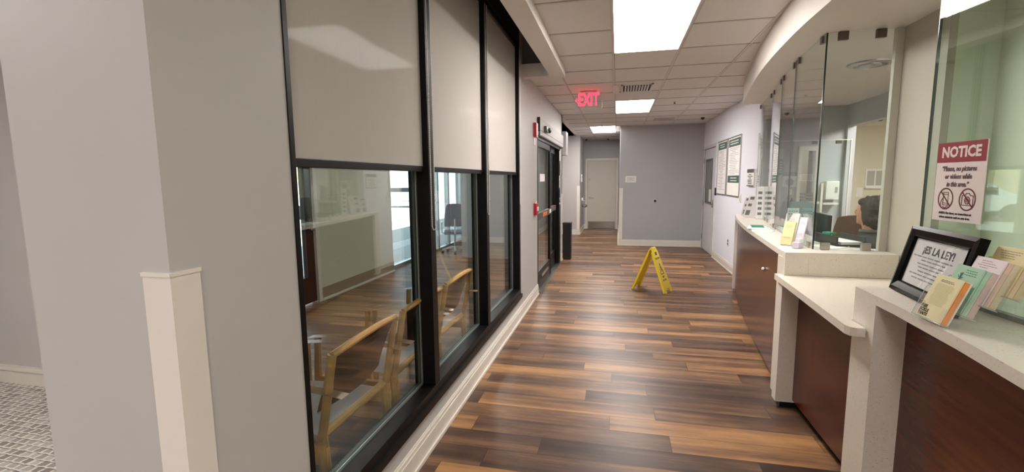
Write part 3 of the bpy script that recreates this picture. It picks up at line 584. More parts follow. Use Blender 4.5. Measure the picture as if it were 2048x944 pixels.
cC = thing('reception_counter', 'near reception counter holding the black frame and leaflet rack', 'counter', (1.3, 1.2, 0))
fc = lambda y: 1.09 - .0*(y) if y > 2.2 else 1.09-(2.2-y)*.10
poly = [(1.092, 2.428), (1.088, 2.1), (1.062, 1.7), (1.025, 1.35), (1.0, 1.1), (.985, .7), (.985, .2), (1.56, .2), (1.40, 2.428)]
b = B(); b.prism(poly, 1.03, 1.07); obj('countertop', b, M_quartz, cC)
b = B(); b.prism([(1.092, 2.428), (1.089, 2.24), (1.24, 2.24), (1.24, 2.428)], .04, 1.03); obj('end_post', b, M_quartz, cC)
b = B(); b.prism([(1.21, 2.24), (1.19, 1.7), (1.15, 1.1), (1.13, .2), (1.15, .2), (1.17, 1.1), (1.21, 1.7), (1.23, 2.24)], .06, 1.03); obj('front_panel', b, M_lam, cC, label='dark brown laminate front'); obj('end_panel', B().box((1.24, 2.38, .06), (1.795, 2.42, .87)), M_quartz, cC); obj('toe_kick', B().box((1.2, .2, 0), (1.24, 2.36, .06)).box((1.13, 2.26, 0), (1.24, 2.41, .04)), M_blk, cC)

# ================================================================== COUNTER GLASS
GZ0, GZ1 = 1.072, 2.538
gpts = [Vector(p) for p in ((1.355, 3.645), (1.43, 4.42), (1.545, 5.12), (1.70, 5.92), (1.87, 7.09))]
sc = thing('glass_screen', 'curved row of clear glass panes on the far counter', 'glass screen', (1.5, 5.2, GZ0))
for a, c in zip(gpts, gpts[1:]):
    d = (c-a).normalized(); n = Vector((d.y, -d.x))*.005; a2, c2 = a+d*.004, c-d*.004
    b = B(); b.prism([tuple(a2-n), tuple(c2-n), tuple(c2+n), tuple(a2+n)], GZ0, GZ1); p = obj('glass_pane', b, M_clear, sc)
    b = B(); b.prism([tuple(a-n), tuple(a2-n), tuple(a2+n), tuple(a+n)], GZ0, GZ1); obj('glass_edge', b, M_edge, sc, label='dark green pane edge')
    M3 = Matrix(((d.x, n.x*200, 0), (d.y, n.y*200, 0), (0, 0, 1)))
    for tt in (.12, .88):
        q = a.lerp(c, tt); cb = B(); cb.obox(Vector((q.x, q.y, GZ1-.024)), (.022, .012, .024), M3, .002); obj('top_clip', cb, plain('bronze_clip', (110, 98, 88), .35, .7), sc)
        cb = B(); cb.obox(Vector((q.x, q.y, GZ0+.02)), (.022, .012, .022), M3, .002); obj('bottom_clip', cb, M_steel, sc)
obj('glass_pane', B().box((1.365, 3.64, GZ0), (1.752, 3.65, GZ1)), M_clear, sc)
for x in (1.45, 1.67):
    obj('top_clip', B().box((x-.028, 3.632, GZ1-.055), (x+.028, 3.658, GZ1), .002), MATS['bronze_clip'], sc)
for x in (1.43, 1.68): obj('bottom_clip', B().box((x-.028, 3.632, GZ0), (x+.028, 3.658, GZ0+.048), .002), M_steel, sc)
obj('end_channel', B().box((1.752, 3.63, GZ0), (1.799, 3.665, GZ1), .002), plain('pale_channel', (206, 202, 188), .4), sc)
s2 = thing('glass_screen', 'tall green tinted glass pane on the near counter carrying the notice', 'glass screen', (1.352, 1.4, GZ0))
obj('glass_pane', B().prism([(1.328, 2.429), (1.338, 2.429), (1.5165, .2), (1.5065, .2)], GZ0, GZ1), M_green, s2); obj('glass_edge', B().prism([(1.3275, 2.4292), (1.3275, 2.433), (1.3385, 2.433), (1.3385, 2.4292)], GZ0, GZ1), M_edge, s2, label='dark pane edge'); obj('base_channel', B().prism([(1.321, 2.41), (1.347, 2.41), (1.525, .2), (1.499, .2)], 1.0702, 1.088), plain('grey_channel', (150, 154, 146), .4), s2)

# notice on the near glass
t = thing('notice_sign', 'white NOTICE sign with red header stuck on the near glass', 'sign', (1.343, 2.235, 1.39))
SA, SB = Vector((1.3305, 2.359)), Vector((1.3505, 2.112)); sd = (SB-SA).normalized(); sn = Vector((sd.y, -sd.x)); z0, z1 = 1.394, 1.715
if sn.x > 0: sn = -sn
sc_ = (SB-SA).length/.27; o1, o2 = SA+sn*.0015, SB+sn*.0015
obj('sign_sheet', B().prism([tuple(SA), tuple(SB), tuple(o2), tuple(o1)], z0, z1), plain('sign_paper', (240, 226, 222), .6, var=.01), t)
mid = (o1+o2)/2+sn*.0002
M = frame3((mid.x, mid.y, (z0+z1)/2), (sd.x, sd.y, 0), (0, 0, 1)) @ Matrix.Diagonal((sc_, 1.02, 1, 1))
MI = M @ Matrix.Translation((0, 0, .0006)); M_mar = plain('maroon_ink', (150, 34, 44), .5, var=.02); M_mar2 = plain('dark_maroon_ink', (104, 34, 44), .5)
h = B(); fbox(h, M, -.135, .078, .129, .1573, 0, .0006); obj('red_header', h, M_mar, t)
text_on('header_lettering', 'NOTICE', .058, MI @ Matrix.Translation((-.003, .1165, 0)), plain('header_white', (244, 232, 226), .5), t, bold=.0022, wide=1.0)
e = B(); 
for s, y in (('“Please, no pictures', .052), ('or videos while', .021), ('in this area.”', -.010)): text(e, s, .0275, MI @ Matrix.Translation((-.006, y, 0)), bold=.0006, shear=.2, wide=.86)
obj('message_lettering', e, plain('grey_brown_ink', (104, 84, 88), .6), t)
e = B()
for s, y in (('AVISO: Por favor, no tome fotos ni', -.126), ('videos mientras esté en esta área.', -.142)): text(e, s, .0125, MI @ Matrix.Translation((-.006, y, 0)), bold=.0003, shear=.15)
obj('small_lettering', e, M_ink, t)
def ring(b, M, cx, cy, r, w, z=.0006, n=40):
    for k in range(n):
        a0, a1 = 2*math.pi*k/n, 2*math.pi*(k+1)/n
        t_ = B(); t_.prism([(cx+r*math.cos(a0), cy+r*math.sin(a0)), (cx+r*math.cos(a1), cy+r*math.sin(a1)), (cx+(r-w)*math.cos(a1), cy+(r-w)*math.sin(a1)), (cx+(r-w)*math.cos(a0), cy+(r-w)*math.sin(a0))], 0, z); b.merge(t_, M)
def bar(b, M, x0, y0, x1, y1, w, z=.0008):
    d = Vector((x1-x0, y1-y0)).normalized(); n = Vector((-d.y, d.x))*w/2; t_ = B(); t_.prism([(x0+n.x, y0+n.y), (x0-n.x, y0-n.y), (x1-n.x, y1-n.y), (x1+n.x, y1+n.y)], 0, z); b.merge(t_, M)
e = B(); ring(e, M, -.064, -.068, .044, .0052); bar(e, M, -.094, -.038, -.034, -.098, .0048)
# phone held in a hand
for q in (((-.077, -.042, -.049, -.042), (-.077, -.094, -.049, -.094), (-.077, -.042, -.077, -.094), (-.049, -.042, -.049, -.094), (-.077, -.050, -.049, -.050), (-.077, -.086, -.049, -.086)),)[0]: bar(e, M, *q, .0022)
for q in ((-.090, -.098, -.088, -.078), (-.088, -.078, -.080, -.066), (-.078, -.100, -.064, -.106), (-.064, -.106, -.046, -.096)): bar(e, M, *q, .0024)
obj('no_phone_icon', e, M_mar2, t); e = B(); ring(e, M, .056, -.068, .044, .0052); bar(e, M, .026, -.038, .086, -.098, .0048)
# camera
for q in ((.028, -.052, .044, -.052), (.044, -.052, .049, -.044), (.049, -.044, .066, -.044), (.066, -.044, .071, -.052), (.071, -.052, .086, -.052), (.086, -.052, .086, -.090), (.086, -.090, .028, -.090), (.028, -.090, .028, -.052)): bar(e, M, *q, .0024)
ring(e, M, .057, -.071, .0155, .004); ring(e, M, .057, -.071, .008, .0025)
obj('no_camera_icon', e, M_mar2, t)

# black picture frame leaning on its easel back
BL, BR = Vector((1.236, 2.425, 1.0715)), Vector((1.182, 1.935, 1.0715))
xd = (BR-BL).normalized(); nb = Vector((.9946, -.1039, 0)); ydir = (nb*math.sin(.234)+Vector((0, 0, 1))*math.cos(.234)).normalized()
fw, fh = (BR-BL).length, .297
t = thing('picture_frame', 'black picture frame with the ES LA LEY notice', 'picture frame', tuple((BL+BR)/2)); M = frame3(BL, xd, ydir)
def frame_ring(b, M, x0, y0, x1, y1, w, z0, z1, zi):
    """mitred moulding with sloping inner edge"""
    o_ = [(x0, y0), (x1, y0), (x1, y1), (x0, y1)]; i_ = [(x0+w, y0+w), (x1-w, y0+w), (x1-w, y1-w), (x0+w, y1-w)]; t_ = B()
    m_ = [(x0+w*.35, y0+w*.35), (x1-w*.35, y0+w*.35), (x1-w*.35, y1-w*.35), (x0+w*.35, y1-w*.35)]
    L = [[t_.b.verts.new((*p, z0)) for p in o_], [t_.b.verts.new((*p, z1*.8)) for p in o_], [t_.b.verts.new((*p, z1)) for p in m_], [t_.b.verts.new((*p, zi)) for p in i_], [t_.b.verts.new((*p, z0)) for p in i_]]
    for a, c in zip(L, L[1:]+L[:1]):
        for k in range(4): t_.b.faces.new((a[k], a[(k+1) % 4], c[(k+1) % 4], c[k]))
    bmesh.ops.recalc_face_normals(t_.b, faces=t_.b.faces); b.merge(t_, M)
b = B(); frame_ring(b, M, 0, 0, fw, fh, .046, -.018, .014, .004); frame_ring(b, M, .041, .041, fw-.041, fh-.041, .009, -.012, .009, .003); obj('moulding', b, plain('black_lacquer', (7, 6, 6), .2, spec=.13), t)
obj('notice_sheet', fbox(B(), M, .045, .045, fw-.045, fh-.045, -.012, -.004), M_paper, t); obj('glazing', fbox(B(), M, .047, .047, fw-.047, fh-.047, .0, .0012), M_acr, t)
MT = M @ Matrix.Translation((fw/2, fh/2, -.0035)); text_on('title_lettering', '¡ES LA LEY!', .044, MT @ Matrix.Translation((.0, .056, 0)), M_ink, t, bold=.0012, wide=1.1)
e = lines(B(), MT, -.18, .17, [.026, .012, -.004, -.018, -.034, -.050, -.066], .005, .0004, .35)
obj('body_lines', e, M_inkl, t)
obj('easel_back', B().prism([(1.285, 2.22), (1.318, 2.21), (1.285, 2.19)], 1.072, 1.20), M_blk, t)

# acrylic tiered leaflet rack and leaflets
rk = thing('leaflet_rack', 'clear acrylic four tier leaflet rack on the near counter', 'leaflet rack', (1.18, 1.87, 1.07)); b = B(); tilt = .37
up = Vector((math.sin(tilt), 0, math.cos(tilt))); tiers = []
for k in range(4):
    o = Vector((1.078+.0525*k, 1.945-.006*k, 1.078+.036*k)); tiers.append(o)
    Mt = frame3(o, (0, -1, 0), up)      # z axis points toward the hall (-x)
    fbox(b, Mt, -.006, -.004, .150, .0, -.034, .014); fbox(b, Mt, -.006, 0, .150, .150, -.036, -.0335); fbox(b, Mt, -.006, 0, .030, .055, .0095, .012); fbox(b, Mt, .114, 0, .150, .055, .0095, .012)
    fbox(b, Mt, -.008, -.004, -.0055, .12, -.036, .012); fbox(b, Mt, .1495, -.004, .152, .12, -.036, .012)
b.box((1.085, 1.79, 1.0705), (1.29, 1.795, 1.074)).box((1.085, 1.945, 1.0705), (1.29, 1.95, 1.074)).box((1.262, 1.79, 1.0705), (1.268, 1.95, 1.17))
obj('rack_body', b, M_acr, rk)
for k, o in enumerate(tiers):
    Mt = frame3(o, (0, -1, 0), up); g = B(); q = lambda x, y, z: Mt @ Vector((x, y, z))
    g.tube([q(-.007, 0, .012), q(-.007, .105, .012), q(-.007, .118, .004), q(-.007, .118, -.02), q(-.007, .105, -.032), q(-.007, 0, -.034)], .0011, 6); g.tube([q(-.008, -.002, .013), q(.151, -.002, .013), q(.151, -.002, -.03)], .0016, 6); g.tube([q(.0, .055, .0125), q(.025, .055, .0125), q(.031, .045, .0125), q(.031, 0, .0125)], .0008, 6)
    obj('polished_edge', g, M_edgel, rk, smooth=True)
cols = [((232, 222, 176), 'front stack of pale yellow leaflets in the lowest tier', [(238, 150, 70), (236, 228, 210)]), ((166, 204, 178), 'stack of mint green leaflets in the second tier', [(176, 214, 184), (214, 190, 180)]), ((232, 220, 226), 'stack of pinkish white leaflets in the third tier', [(226, 196, 180), (222, 208, 178)]), ((228, 214, 164), 'stack of yellow leaflets in the top tier', [(226, 200, 168), (216, 196, 150)])]
lw = [.128, .125, .128, .135]
for k, (o, (c, lab, und)) in enumerate(zip(tiers, cols)):
    Mt = frame3(o, (0, -1, 0), up); t = thing('leaflet_stack', lab, 'leaflets', tuple(o), 0, 'leaflet stacks in the acrylic rack'); hh = [.162, .165, .160, .162][k]
    x0 = .008
    obj('front_leaflet', fbox(B(), Mt, x0, .001, x0+lw[k], hh, .004, .008), plain('leaflet_%d' % k, c, .6, var=.03), t)
    obj('leaflets_behind', fbox(B(), Mt, x0+.004, .001, x0+lw[k]+.004, hh-.003, -.010, .004), plain('leaflet_b%d' % k, und[0], .6, var=.1, scale=60), t)
    obj('leaflets_rear', fbox(B(), Mt, x0+.006, .001, x0+lw[k]+.006, hh-.001, -.030 if k else -.016, -.010), plain('leaflet_c%d' % k, und[1], .6, var=.15, scale=80), t)
    Mz = Mt @ Matrix.Translation((x0, 0, .0082)); e = B()
    if k == 0:
        for s, y in (('FREE', .040), ('SICKLE', .026), ('TRAITS', .012)): text(e, s, .0155, Mz @ Matrix.Translation((.004, y, 0)), align='LEFT', bold=.0008)
        lines(e, Mz, .03, .10, [.145, .140], .002, .0004); obj('leaflet_lettering', e, plain('olive_ink', (74, 60, 24), .6), t); obj('body_lines', lines(B(), Mz, .02, .11, [.13-.0042*q for q in range(19)], .0012, .0003), plain('tan_ink', (196, 178, 120), .6), t)
    elif k == 1:
        lines(e, Mz, .05, .11, [.150, .142, .134], .0025, .0004); 
        for q in range(14): a = random.uniform(0, 6.28); r_ = random.uniform(.008, .02); bar(e, Mz, .04, .12, .04+r_*math.cos(a), .12+r_*math.sin(a), .0016)
        obj('leaflet_print', e, plain('green_ink', (66, 128, 96), .6), t)
    else:
        lines(e, Mz, .02, .11, [.148, .14, .132, .124], .002, .0004, .5); obj('leaflet_print', e, plain('brown_ink', (160, 128, 110), .6), t)

# ---------------------------------------------------------- things on the far counter
CT = 1.071
def slab(name, label, cat, pts, z0, z1, mat, group=None):
    o = obj(name, B().prism(pts, z0, z1), mat); return tag(o, label, cat, group)
def rotrect(cx, cy, w, h, a):
    c_, s_ = math.cos(a), math.sin(a); return [(cx+x*c_-y*s_, cy+x*s_+y*c_) for x, y in ((-w/2, -h/2), (w/2, -h/2), (w/2, h/2), (-w/2, h/2))]
for k, (cx, cy, a, lab) in enumerate([(1.40, 4.98, -.22, 'white form lowest in the papers on the far counter'), (1.41, 5.02, -.10, 'white form in the middle of the papers on the far counter'), (1.40, 5.12, -.28, 'white form uppermost in the papers under the green card')]):
    slab('paper_form', lab, 'paper', rotrect(cx-.015, cy, .17, .46-.05*k, a), CT+.003*k, CT+.003*k+.002, plain('form_paper%d' % k, [(226, 232, 226), (206, 222, 214), (236, 236, 232)][k], .6), 'papers on the far counter')
t = slab('green_card', 'small green card lying on the white forms', 'card', rotrect(1.41, 5.2, .11, .22, -.2), CT+.0092, CT+.014, plain('green_card_ink', (30, 140, 108), .5))
def stand(name, lab, cat, x, y, ang, w, h, tl, sheetmat, group=None, marks=None):
    """leaning acrylic stand: faces direction ang (radians, in plan)"""
    n = Vector((math.cos(ang), math.sin(ang), 0)); xr = Vector((-n.y, n.x, 0)); upv = (-n*math.sin(tl)+Vector((0, 0, 1))*math.cos(tl))
    o = thing(name, lab, cat, (x, y, CT), 0, group); M = frame3(Vector((x, y, CT+.003))-xr*w/2, xr, upv)
    b = B(); fbox(b, M, 0, 0, w, h, -.003, -.001); fbox(b, M, 0, 0, w, h*.97, .002, .0035); bb = Vector((x, y, CT))-n*.07
    b.prism([tuple((Vector((x, y))+Vector(xr.xy)*s*w/2+Vector(n.xy)*q)) for s, q in ((-1, .012), (1, .012), (1, -.03 if w < .1 else -.09), (-1, -.03 if w < .1 else -.09))], CT, CT+.003); obj('acrylic_stand', b, M_acr, o)
    obj('sheet', fbox(B(), M, .003, .004, w-.003, h-.003, -.001, .001), sheetmat, o)
    if marks:
        e = B(); marks(e, M @ Matrix.Translation((0, 0, .0012)), w, h); obj('printed_marks', e, plain('grey_print', (112, 108, 110), .6), o)
    return o
def m_blocks(e, M, w, h):
    fbox(e, M, w*.15, h*.80, w*.5, h*.93, 0, .0004); fbox(e, M, w*.15, h*.5, w*.45, h*.62, 0, .0004); fbox(e, M, w*.15, h*.1, w*.5, h*.32, 0, .0004)
def m_tall(e, M, w, h):
    for q in range(5): fbox(e, M, w*.25, h*(.12+.16*q), w*.75, h*(.2+.16*q), 0, .0004)
def m_lines(e, M, w, h): lines(e, M, w*.1, w*.9, [h*(.9-.08*q) for q in range(10)], .006, .0004, .3)
stand('sign_holder', 'leaning white sheet holder at the far end of the curved counter', 'sign holder', 1.635, 6.45, math.radians(215), .18, .30, .38, M_paper, None, m_blocks)
stand('sign_holder', 'second small white sheet holder close behind the leaning one', 'sign holder', 1.66, 6.68, math.radians(215), .16, .26, .3, M_paper, None, m_blocks)
stand('sign_holder', 'tall narrow upright sign with dark marks at the far end of the counter', 'sign holder', 1.70, 6.22, math.radians(255), .085, .40, .06, M_paper, None, m_tall)
stand('sign_holder', 'tall pale blue sheet standing against the counter glass', 'sign holder', 1.335, 4.0, math.radians(262), .085, .27, .03, plain('pale_blue_paper', (196, 224, 226), .6), None, m_lines)
# yellow booklets and card holders by the glass corner
def booklet(lab, x, y, ang, w, h, th, tl, col, mname, z=CT):
    n = Vector((math.cos(ang), math.sin(ang), 0)); xr = Vector((-n.y, n.x, 0)); upv = (-n*math.sin(tl)+Vector((0, 0, 1))*math.cos(tl)); o = thing('leaflet_stack', lab, 'leaflets', (x, y, z), 0, 'leaflets by the glass corner')
    M = frame3(Vector((x, y, z+.006))-xr*w/2, xr, upv); obj('leaflets', fbox(B(), M, 0, 0, w, h, -th, 0), plain(mname, col, .6), o)
    e = B(); lines(e, M, w*.2, w*.8, [h*.8, h*.74, h*.3], .004, .0006); obj('printed_marks', e, M_inkl, o); b = B(); fbox(b, M, -.004, -.004, w+.004, -.001, -th-.004, .006); fbox(b, M, -.004, -.004, w+.004, h*.35, .003, .005); fbox(b, M, -.004, -.004, w+.004, h*.6, -th-.004, -th-.002); obj('acrylic_holder', b, M_acr, o)
booklet('pale yellow leaflets leaning in a holder at the counter glass corner', 1.238, 3.83, math.radians(232), .075, .185, .028, .42, (226, 220, 160), 'yellow_green_leaflet')
booklet('white folded leaflets standing behind the yellow ones', 1.285, 3.95, math.radians(225), .10, .235, .02, .32, (222, 214, 208), 'white_leaflet')
booklet('grey striped white leaflets right of the yellow ones', 1.315, 3.80, math.radians(230), .05, .19, .012, .42, (224, 216, 226), 'lilac_white_leaflet', CT+.03)
t = thing('card_box', 'small white and lilac card box at the counter glass corner', 'card holder', (1.272, 3.70, CT)); R_ = Matrix.Rotation(math.radians(-40), 3, 'Z')
obj('card_box', B().obox(Vector((1.275, 3.70, CT+.022)), (.022, .038, .020), R_, .002), plain('lilac_card', (214, 206, 224), .5), t); obj('cards', B().obox(Vector((1.29, 3.712, CT+.045)), (.014, .034, .022), R_, .001), M_paper, t)
# behind the glass: teal folders, black tent, desk
t = thing('tent_sign', 'black triangular tent holder behind the counter glass', 'sign holder', (1.72, 5.35, CT)); b = B(); b.b.faces.new([b.b.verts.new(p) for p in ((1.60, 5.30, CT), (1.84, 5.32, CT), (1.76, 5.34, CT+.30))]); r = bmesh.ops.extrude_face_region(b.b, geom=b.b.faces[:]); bmesh.ops.translate(b.b, verts=[v for v in r['geom'] if isinstance(v, bmesh.types.BMVert)], vec=(0, .16, 0)); bmesh.ops.recalc_face_normals(b.b, faces=b.b.faces); obj('tent_body', b, M_blk, t)
t = thing('teal_folder_box', 'translucent teal box behind the counter glass', 'box', (1.66, 4.95, CT)); b = B(); b.box((1.60, 4.9, CT), (1.80, 4.91, CT+.27)); b.box((1.60, 5.10, CT), (1.80, 5.11, CT+.27)); b.box((1.60, 4.91, CT), (1.61, 5.10, CT+.27)); b.box((1.79, 4.91, CT), (1.80, 5.10, CT+.27)); b.box((1.61, 4.91, CT), (1.79, 5.10, CT+.01)); obj('box_body', b, glass('teal_acrylic', .05, (.30, .62, .58), .1, .25), t)
desk = thing('reception_desk', 'staff desk behind the far counter glass', 'desk', (2.2, 4.9, 0)); obj('desktop', B().prism([(1.48, 4.0), (1.80, 4.0), (1.80, 4.68), (2.0, 4.68), (2.0, 5.4), (1.62, 5.4), (1.48, 4.7)], .72, .75), plain('desk_grey', (176, 168, 158), .4), desk)
for y in (4.05, 5.35):
    for x in (1.65, 1.77 if y < 5 else 1.97): obj('leg', B().box((x-.02, y-.02, 0), (x+.02, y+.02, .72)), M_alu, desk)
mo = thing('monitor', 'black computer monitor seen edge on behind the glass', 'monitor', (1.80, 4.45, .75)); R_ = Matrix.Rotation(math.radians(-6), 3, 'Z')
obj('screen_housing', B().obox(Vector((1.86, 4.86, 1.07)), (.02, .24, .17), R_, .006), M_blk, mo); obj('bezel', B().obox(Vector((1.884, 4.86, 1.07)), (.004, .242, .172), R_, .002), M_whitep, mo, label='pale front bezel'); obj('stand', B().box((1.90, 4.98, .765), (1.93, 5.06, 1.02)).box((1.85, 4.92, .751), (1.99, 5.12, .765), .003), M_blk, mo)
cab = thing('low_cabinet', 'grey low cabinet carrying a monitor behind the far counter', 'cabinet', (2.18, 6.5, 0)); obj('cabinet_body', B().box((1.95, 6.25, 0), (2.45, 6.7, .73)), plain('cabinet_grey', (120, 124, 126), .5), cab); obj('cabinet_top', B().box((1.94, 6.24, .73), (2.46, 6.71, .75)), M_trim, cab)
mo2 = thing('monitor', 'second grey monitor deeper behind the counter glass', 'monitor', (2.16, 6.4, .75)); obj('screen_housing', B().box((1.96, 6.35, .83), (2.38, 6.39, 1.10), .006), plain('monitor_grey', (74, 76, 80), .3), mo2); obj('stand', B().box((2.13, 6.391, .762), (2.21, 6.42, .95)).box((2.05, 6.32, .751), (2.29, 6.5, .762), .003), M_blk, mo2)
t = thing('document_tray', 'black tray with green and white papers behind the glass', 'tray', (1.66, 4.1, CT)); b = B(); b.prism(rotrect(1.66, 4.0, .20, .32, .1), CT, CT+.01); b.prism(rotrect(1.57, 4.0, .012, .32, .1), CT+.01, CT+.07); b.prism(rotrect(1.75, 4.0, .012, .32, .1), CT+.01, CT+.07); obj('tray_body', b, M_blk, t)
obj('green_booklet', B().prism(rotrect(1.60, 4.02, .05, .08, .3), CT+.0705, CT+.085), MATS['green_card_ink'], t, label='green booklet'); obj('papers', B().prism(rotrect(1.665, 3.98, .15, .26, .16), CT+.0105, CT+.03), M_paper, t)
slab('paper_sheet', 'white sheet lying inside the glass near the corner clip', 'paper', rotrect(1.50, 3.80, .13, .2, .5), CT, CT+.003, MATS['white_paper'])

# ---------------------------------------------------------- back of the reception
t = thing('glass_partition', 'white framed glass partition standing in the back of reception', 'partition', (2.40, 6.9, .76)); b = B(); x0, x1, z0, z1 = 1.90, 2.93, .80, 2.06
b.box((x1-.012, 6.89, z0), (x1, 6.91, z1)); b.box((x0, 6.89, z1-.012), (x1-.012, 6.91, z1)); b.box((x0, 6.88, z0-.03), (x1+.04, 6.92, z0)); b.box((2.61, 6.885, z0), (2.635, 6.915, 1.50)); obj('partition_frame', b, M_trim, t); obj('glass_pane', B().box((x0, 6.897, z0), (x1-.02, 6.903, z1-.02)), M_clear, t)
for x, z in ((2.78, z1-.035), (2.84, z0+.02), (2.05, z1-.035), (2.5, z1-.035)): obj('clip', B().box((x-.03, 6.885, z-.02), (x+.03, 6.915, z+.02)), MATS['bronze_clip'], t)
t = thing('low_cabinet', 'white topped low cabinet under the glass partition', 'cabinet', (2.4, 6.95, 0)); obj('cabinet_body', B().box((2.0, 6.8, 0), (3.0, 7.05, .72)), MATS['cabinet_grey'], t); obj('cabinet_top', B().box((1.99, 6.78, .72), (3.01, 7.06, .765)), M_trim, t)
t = thing('soap_dispenser', 'white wall mounted dispenser behind the glass partition', 'dispenser', (2.85, 7.3, 1.2)); obj('housing', B().box((2.79, 7.2, 1.27), (2.95, 7.3, 1.52), .01), M_whitep, t); obj('drip_tray', B().box((2.75, 7.16, 1.20), (2.94, 7.3, 1.225), .004), M_whitep, t); obj('viewing_slot', B().box((2.90, 7.197, 1.36), (2.93, 7.2, 1.44)), M_inkl, t)
t = thing('door_frame_back', 'white cased doorway at the far left behind the glass', 'doorway', (2.1, 7.3, 0)); obj('casing', B().box((1.99, 7.27, 1.92), (2.25, 7.3, 1.98)).box((2.19, 7.27, 0), (2.25, 7.3, 1.92)), M_trim, t); obj('door_panel', B().box((1.99, 7.28, 0), (2.19, 7.298, 1.92)), M_doorg, t)
w3 = sempty('window_3', (2.57, 7.3, 1.25), 'cream lit pass through window at the back of reception'); b = B(); b.box((2.45, 7.26, 1.23), (2.49, 7.32, 2.0)); b.box((2.66, 7.26, 1.23), (2.70, 7.32, 2.0)); b.box((2.49, 7.26, 1.94), (2.66, 7.32, 2.0)); b.box((2.42, 7.22, 1.21), (2.73, 7.32, 1.24)); obj('window_frame', b, M_trim, w3)
t = thing('paper_trays', 'dark stack of paper trays on the pass through sill', 'trays', (2.57, 7.28, 1.24))
for k in range(3): obj('tray', B().box((2.495, 7.235, 1.242+.045*k), (2.655, 7.31, 1.25+.045*k)).box((2.50, 7.24, 1.25+.045*k), (2.65, 7.30, 1.268+.045*k)), plain('tray_grey', (120, 116, 110), .5), t)
t = thing('wall_clock_sign', 'oval sign with white marks on the back wall', 'sign', (2.20, 7.27, 1.72)); M = frame3((2.22, 7.262, 1.72), (1, 0, 0), (0, 0, 1)); obj('oval_plate', B().merge(B().lathe([(.05, 0), (.05, .006), (.044, .008)], n=28), M @ Matrix.Diagonal((.9, 2.3, 1, 1))), plain('oval_grey', (120, 124, 128), .3), t, smooth=True)
e = B(); [fbox(e, M, -.02, .06-.035*q, .02, .075-.035*q, .008, .010) for q in range(5)]; obj('oval_marks', e, M_paper, t)
t = thing('wall_poster', 'small blue and white poster with a grey disc on the back wall', 'poster', (2.36, 7.3, 1.4)); M = frame3((2.36, 7.297, 1.545), (1, 0, 0), (0, 0, 1)); obj('poster_sheet', fbox(B(), M, -.088, -.10, .088, .10, -.002, 0), M_paper, t); obj('blue_banner', fbox(B(), M, -.088, .05, .088, .10, 0, .002), plain('slate_blue_ink', (84, 96, 150), .6), t)
e = B(); t_ = B(); t_.prism([(.055*math.cos(k/24*6.283), -.035+.055*math.sin(k/24*6.283)) for k in range(24)], 0, .002); e.merge(t_, M); obj('grey_disc', e, plain('disc_grey', (140, 140, 142), .5), t); obj('banner_lettering', lines(B(), M @ Matrix.Translation((0, 0, .002)), -.07, .07, [.085, .065], .009, .001), M_paper, t)
t = thing('small_note', 'small white note taped under the poster on the back wall', 'note', (2.37, 7.3, 1.33)); obj('note_sheet', B().box((2.34, 7.294, 1.33), (2.40, 7.299, 1.41)), M_paper, t)
t = thing('framed_notice', 'pale framed notice pair on the cream back room wall', 'picture frame', (4.15, 8.9, 1.4)); b = B(); M = frame3((4.15, 8.899, 1.55), (1, 0, 0), (0, 0, 1))
obj('frame', fbox(b, M, -.14, -.15, .14, .15, 0, .02, .003), M_whitep, t); obj('notices', fbox(fbox(B(), M, -.12, -.12, -.01, .12, .02, .022), M, .01, -.12, .12, .12, .02, .022), plain('notice_grey', (176, 172, 160), .6), t); obj('shelf', fbox(B(), M, -.14, -.17, .14, -.14, 0, .05), M_whitep, t)
t = thing('light_switch', 'light switch on the cream back room wall', 'light switch', (3.94, 8.9, 1.25)); obj('switch_plate', B().box((3.9, 8.89, 1.24), (3.99, 8.9, 1.40), .002), M_whitep, t); obj('rocker', B().box((3.925, 8.885, 1.29), (3.965, 8.89, 1.35)), M_whitep, t)

# ================================================================== WAITING CHAIRS BEHIND THE GLASS
M_maple = plain('maple_wood', (206, 160, 96), .4, var=.15, scale=20); M_vinyl = plain('pale_vinyl', (232, 232, 238), .45, var=.03); M_chback = plain('dark_brown_back', (70, 46, 30), .5)
ch = thing('waiting_chair', 'nearest wooden waiting chair behind the first window bay', 'chair', (-1.43, 1.96, 0), 0, 'wooden armchairs in the waiting area')
W = .31   # half width, chair faces -x in its own frame
Mw = Matrix.Translation((-1.43, 1.96, 0))
def L(b): bmesh.ops.transform(b.b, matrix=Mw, verts=b.b.verts); return b
for s in (-1, 1):
    obj('leg', L(B().tube([(.27, s*.27, 0), (.20, s*.28, .30), (.19, s*.285, .47)], [.020, .026, .028], 8)), M_maple, ch, smooth=True)
    obj('leg', L(B().tube([(-.31, s*.28, 0), (-.30, s*.285, .40), (-.29, s*.285, .66)], [.018, .024, .02], 8)), M_maple, ch, smooth=True)
    b = B(); b.ribbon([[(-.34+.66*t_/10, s*.285+o_, .665+.028*math.sin(math.pi*t_/10*.9)) for t_ in range(11)] for o_ in (-.028, .028)]); r = bmesh.ops.solidify(b.b, geom=b.b.faces[:], thickness=.022); obj('armrest', L(b), plain('armrest_wood', (176, 150, 118), .22), ch, smooth=True)
    obj('side_rail', L(B().box((-.28, s*.285-.015, .36), (.22, s*.285+.015, .43), .006)), M_maple, ch)
b = B(); b.ribbon([[(-.27+.46*i/8, -.25+.50*j/6, .455+.012*math.sin(math.pi*j/6)+.012*math.sin(math.pi*i/8)) for j in range(7)] for i in range(9)]); bmesh.ops.solidify(b.b, geom=b.b.faces[:], thickness=.05); obj('seat', L(b), M_vinyl, ch, smooth=True, label='pale grey vinyl seat')
rows = []
